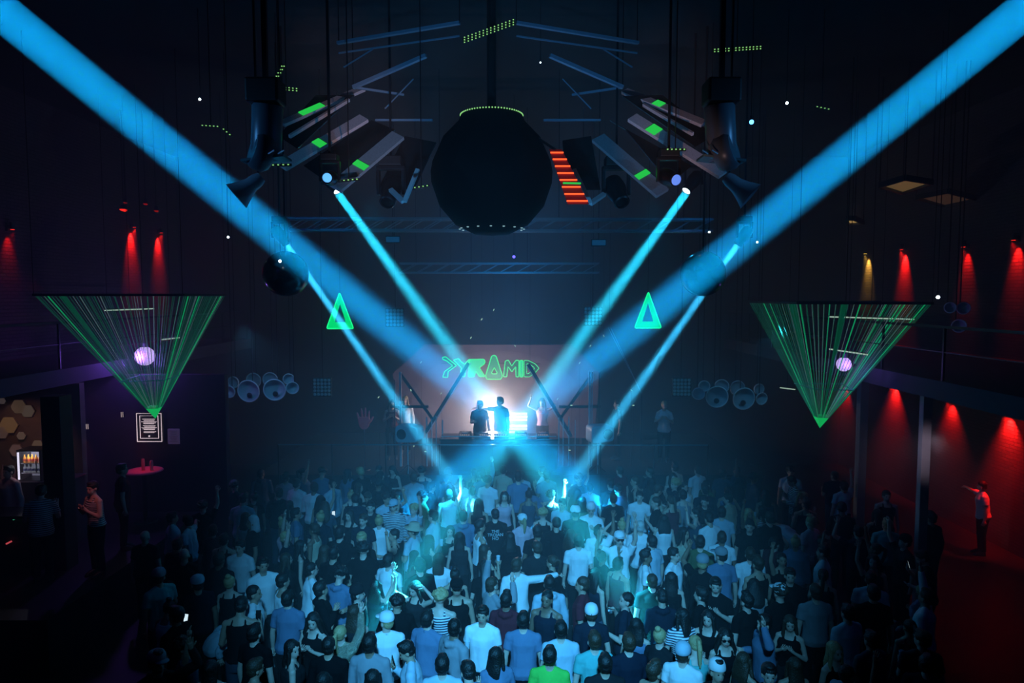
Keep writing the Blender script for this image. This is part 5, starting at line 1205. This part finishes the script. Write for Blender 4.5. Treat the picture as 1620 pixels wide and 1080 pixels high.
while FILL_N < TARGET and tries < 60000:
    tries += 1
    y = 7.8+(17.3-7.8)*rnd.random(); x = -7.0+15.6*rnd.random()
    half_l = 3.9+ (y-7.2)*.55; half_r = 4.6+(y-7.2)*.62
    if x < -min(half_l, 6.9) or x > min(half_r, 8.6): continue
    edge = max(0, abs(x-.2)-4.2)
    dmin = .50+.10*edge+(.05 if y > 14 else 0)
    if not ok(x, y, dmin): continue
    if 7.5 < x < 8.4 and 12.5 < y < 13.5: continue
    _ix = 810+x/y*1080; _iy = 468+(6.1-1.68)/y*1080
    if any(abs(_ix-k[2]) < 22 and 4 < _iy-k[3] < 34 for k in KEYS[:NK]): continue
    pts.append((x, y)); FILL_N += 1
    fem = rnd.random() < .36
    kind = rnd.choice(['tee', 'tee', 'tee', 'long', 'polo', 'tank', 'hoodie']) if not fem else rnd.choice(['tank', 'tank', 'tee', 'long'])
    colr = rnd.choice(bag)
    if y < 9.3 and colr == 'white': colr = 'charcoal'
    hair = rnd.choice(['short', 'short', 'crop', 'quiff', 'short', 'curly']) if not fem else rnd.choice(['long', 'loose', 'bun', 'tail', 'long'])
    hc = rnd.choice(['dark', 'dark', 'dark', 'brown', 'brown', 'blond' if rnd.random() < .4 else 'dark'])
    ps = rnd.choice(['down']*6+['down_left', 'down_right', 'phone', 'phone', 'one_up', 'clap', 'drink', 'wave_left'])
    if 10 < y < 13.5 and rnd.random() < .06: ps = 'both_up'
    u = rnd.random(); deg = rnd.gauss(0, 22) if u < .62 else rnd.choice([80, -80, 60, -60])+rnd.gauss(0, 12) if u < .88 else 180+rnd.gauss(0, 20)
    sc = rnd.uniform(.90, .98) if fem else rnd.uniform(.96, 1.05)
    facing = 'seen from behind' if abs(deg) < 50 else ('facing left' if 50 <= deg < 130 else 'facing right' if -130 < deg <= -50 else 'facing the balcony')
    skin = rnd.choice([0, 0, 1, 1, 2]); hat = rnd.choice(['cap', 'beanie']) if (not fem and rnd.random() < .08) else None
    look = ('woman' if fem else 'person')+' in a '+colr+' '+KN[kind]
    # landmark
    ipx = 810+x/y*1080
    cand = sorted(range(NK), key=lambda i: (KEYS[i][0]-x)**2+(KEYS[i][1]-y)**2)
    lab = None
    hd = {'short': 'short', 'crop': 'cropped', 'quiff': 'swept-up', 'curly': 'curly', 'long': 'long', 'loose': 'loose', 'bun': 'bunned', 'tail': 'ponytailed'}[hair]
    for i in cand[:8]:
        kx, ky, _, _, sh_ = KEYS[i]; dx = x-kx; dy = y-ky
        rel = ('right of' if dx > 0 else 'left of') if abs(dx) > abs(dy) else ('behind' if dy > 0 else 'in front of')
        l1 = '%s %s %s' % (look, rel, sh_); l2 = '%s with %s %s hair %s %s' % (look, hd, hc, rel, sh_)
        for l in (l1, l2):
            if l not in used and len(l.split()) <= 16 and ((look, sh_) not in used): lab = l; break
        if lab: used.add(lab); used.add((look, sh_)); break
    if lab is None: lab = look+' with '+hd+' hair near the edge of the crowd'
    e = person((x, y, 0), R(deg), ps, kind, colr, hair, hc, skin, lab, DG, fem, sc, rnd.choice(['black', 'denim', 'charcoal', 'navy']), rnd.choice(['white', 'black']), hat, rnd.choice(['white', 'black', 'grey']), face=(facing != 'seen from behind'), skirt=(fem and rnd.random() < .2))
    if ps in ('phone', 'drink', 'down_left') and len(carriers) < 26 and y < 15: carriers.append((e, ps, lab, look))
def hold(e, ps, what, label, s=1, lit=False):
    p, d = wrist_world(e, ps, s)
    if what == 'phone':
        M = Matrix.Translation(p) @ Euler((R(-15), 0, e.rotation_euler.z)).to_matrix().to_4x4()
        t = thing('mobile_phone', label, 'phone', p, 'phones held in the crowd')
        MB().box((0, 0, 0), (.072, .009, .145), M).build('phone_case', PHB, t)
        MB().box((0, -.0055, 0), (.064, .003, .132), M).build('phone_screen', PHS if lit else GLOSSBLACK, t)
    elif what == 'cup':
        t = thing('drink_cup', label, 'cup', p, 'cups held in the crowd'); MB().lathe([(0, 0), (.028, 0), (.037, .12), (.034, .12), (.026, .01), (0, .01)], 14, Matrix.Translation(p-Vector((0, 0, .04))), False).build('cup', CUPM, t, True)
    else:
        t = thing('drink_bottle', label, 'bottle', p, 'bottles held in the crowd')
        MB().lathe([(0, 0), (.03, 0), (.031, .13), (.012, .18), (.013, .23), (0, .23)], 14, Matrix.Translation(p-Vector((0, 0, .05))) @ Euler((0, R(-60), e.rotation_euler.z)).to_matrix().to_4x4(), False).build('bottle', CUPM, t, True)
for i, (e, ps, lab, look) in enumerate(carriers):
    wh = 'phone' if ps == 'phone' else 'cup'
    tail = ' '.join(lab.split()[:14])
    hold(e, ps, wh, ('phone' if wh == 'phone' else 'cup')+' held by the '+' '.join(lab.split()[:12]), 1 if ps != 'down_left' else -1, i % 3 == 0)
hold(DRK[0], 'drink', 'bottle', 'bottle raised by the drinking person in navy', 1)

# ------------------------------------------------------------------ people on stage and at the bar
def SP(px, Y, deg, pose, kind, colr, hair, hcol, skin, label, fem=False, z0=DK+.006, grp='people on the stage', sc=1.0, **kw):
    p = at(px, 650, Y); return person((p.x, Y, z0), R(deg), pose, kind, colr, hair, hcol, skin, label, grp, fem, sc, **kw)
SP(759, 19.65, 182, 'down_right', 'tee', 'black', 'short', 'dark', 0, 'left DJ silhouetted against the white burst lamp', face=True)
SP(792, 19.7, 150, 'arm_out', 'tee', 'navy', 'short', 'dark', 0, 'taller right DJ reaching toward the left DJ, silhouetted', face=True, sc=1.06)
SP(858, 20.2, 170, 'head_hold', 'tank', 'pink', 'long', 'brown', 0, 'dancer with raised hands inside the right side of the booth frame', True, face=True)
SP(620, 19.9, 190, 'clap', 'tank', 'burgundy', 'long', 'dark', 0, 'dancer in a dark red top left of the booth frame', True, face=True)
SP(641, 20.6, 180, 'down', 'long', 'white', 'long', 'blond', 0, 'dancer in a white fringed top behind the left monitor speaker', True, face=True)
SP(1051, 19.6, 165, 'clap', 'tee', 'white', 'tail', 'blond', 0, 'dancer in a white top alone at the right end of the stage', True, face=True)
SP(977, 19.8, 100, 'down', 'tee', 'black', 'short', 'dark', 0, 'stagehand in black right of the right monitor speaker', face=True)
#SP(720, 20.4, 170, 'down', 'tee', 'charcoal', 'short', 'dark', 0, 'dim figure in charcoal at the left inside the booth frame', face=True)
p = atz(1557, 768, 1.65); RG = person((p.x, p.y, 0), R(70), 'arm_out', 'tee', 'white', 'crop', 'dark', 0, 'red-lit person in a white tee standing under the right gallery', None, False, face=True)
spot((p.x+.75, p.y-.5, 3.9), (p.x+.2, p.y, 1.45), 24, .6, .05, 700, RED, 'gallery_red_spot')
BG = 'people at the bar'
def bar_p(px, py, deg, *a, **k):
    b = atz(px, py, .95+1.65); return person((b.x, min(b.y, k.pop('ymax', 15.7)), .95), R(deg), *a, **k)
bar_p(14, 745, 170, 'down', 'long', 'pink', 'short', 'dark', 0, 'bartender in a pinkish shirt behind the bar left of the fridge', BG, face=True)
bar_p(62, 778, 20, 'phone', 'tee', 'striped', 'short', 'dark', 0, 'customer in a striped tee at the bar in front of the fridge', BG)
bar_p(150, 770, 150, 'clap', 'tank', 'striped', 'short', 'dark', 0, 'person in a pink-lit striped top beside the dark bar post', BG, face=True)
bar_p(192, 742, -60, 'down', 'tee', 'burgundy', 'short', 'brown', 0, 'person in a dark red tee left of the pink glowing table', BG, face=True)
q = atz(118, 716, 2.6); person((q.x*15.5/q.y, 15.5, .95), R(160), 'clap', 'tee', 'charcoal', 'short', 'dark', 0, 'person with clasped hands standing in the dim alcove behind the bar post', BG, face=True)
q = atz(150, 770, 2.6); spot((q.x+.3, q.y-.7, 3.7), (q.x, q.y, 2.1), 34, .8, .05, 14, (1, .25, .3), 'pink_spot')
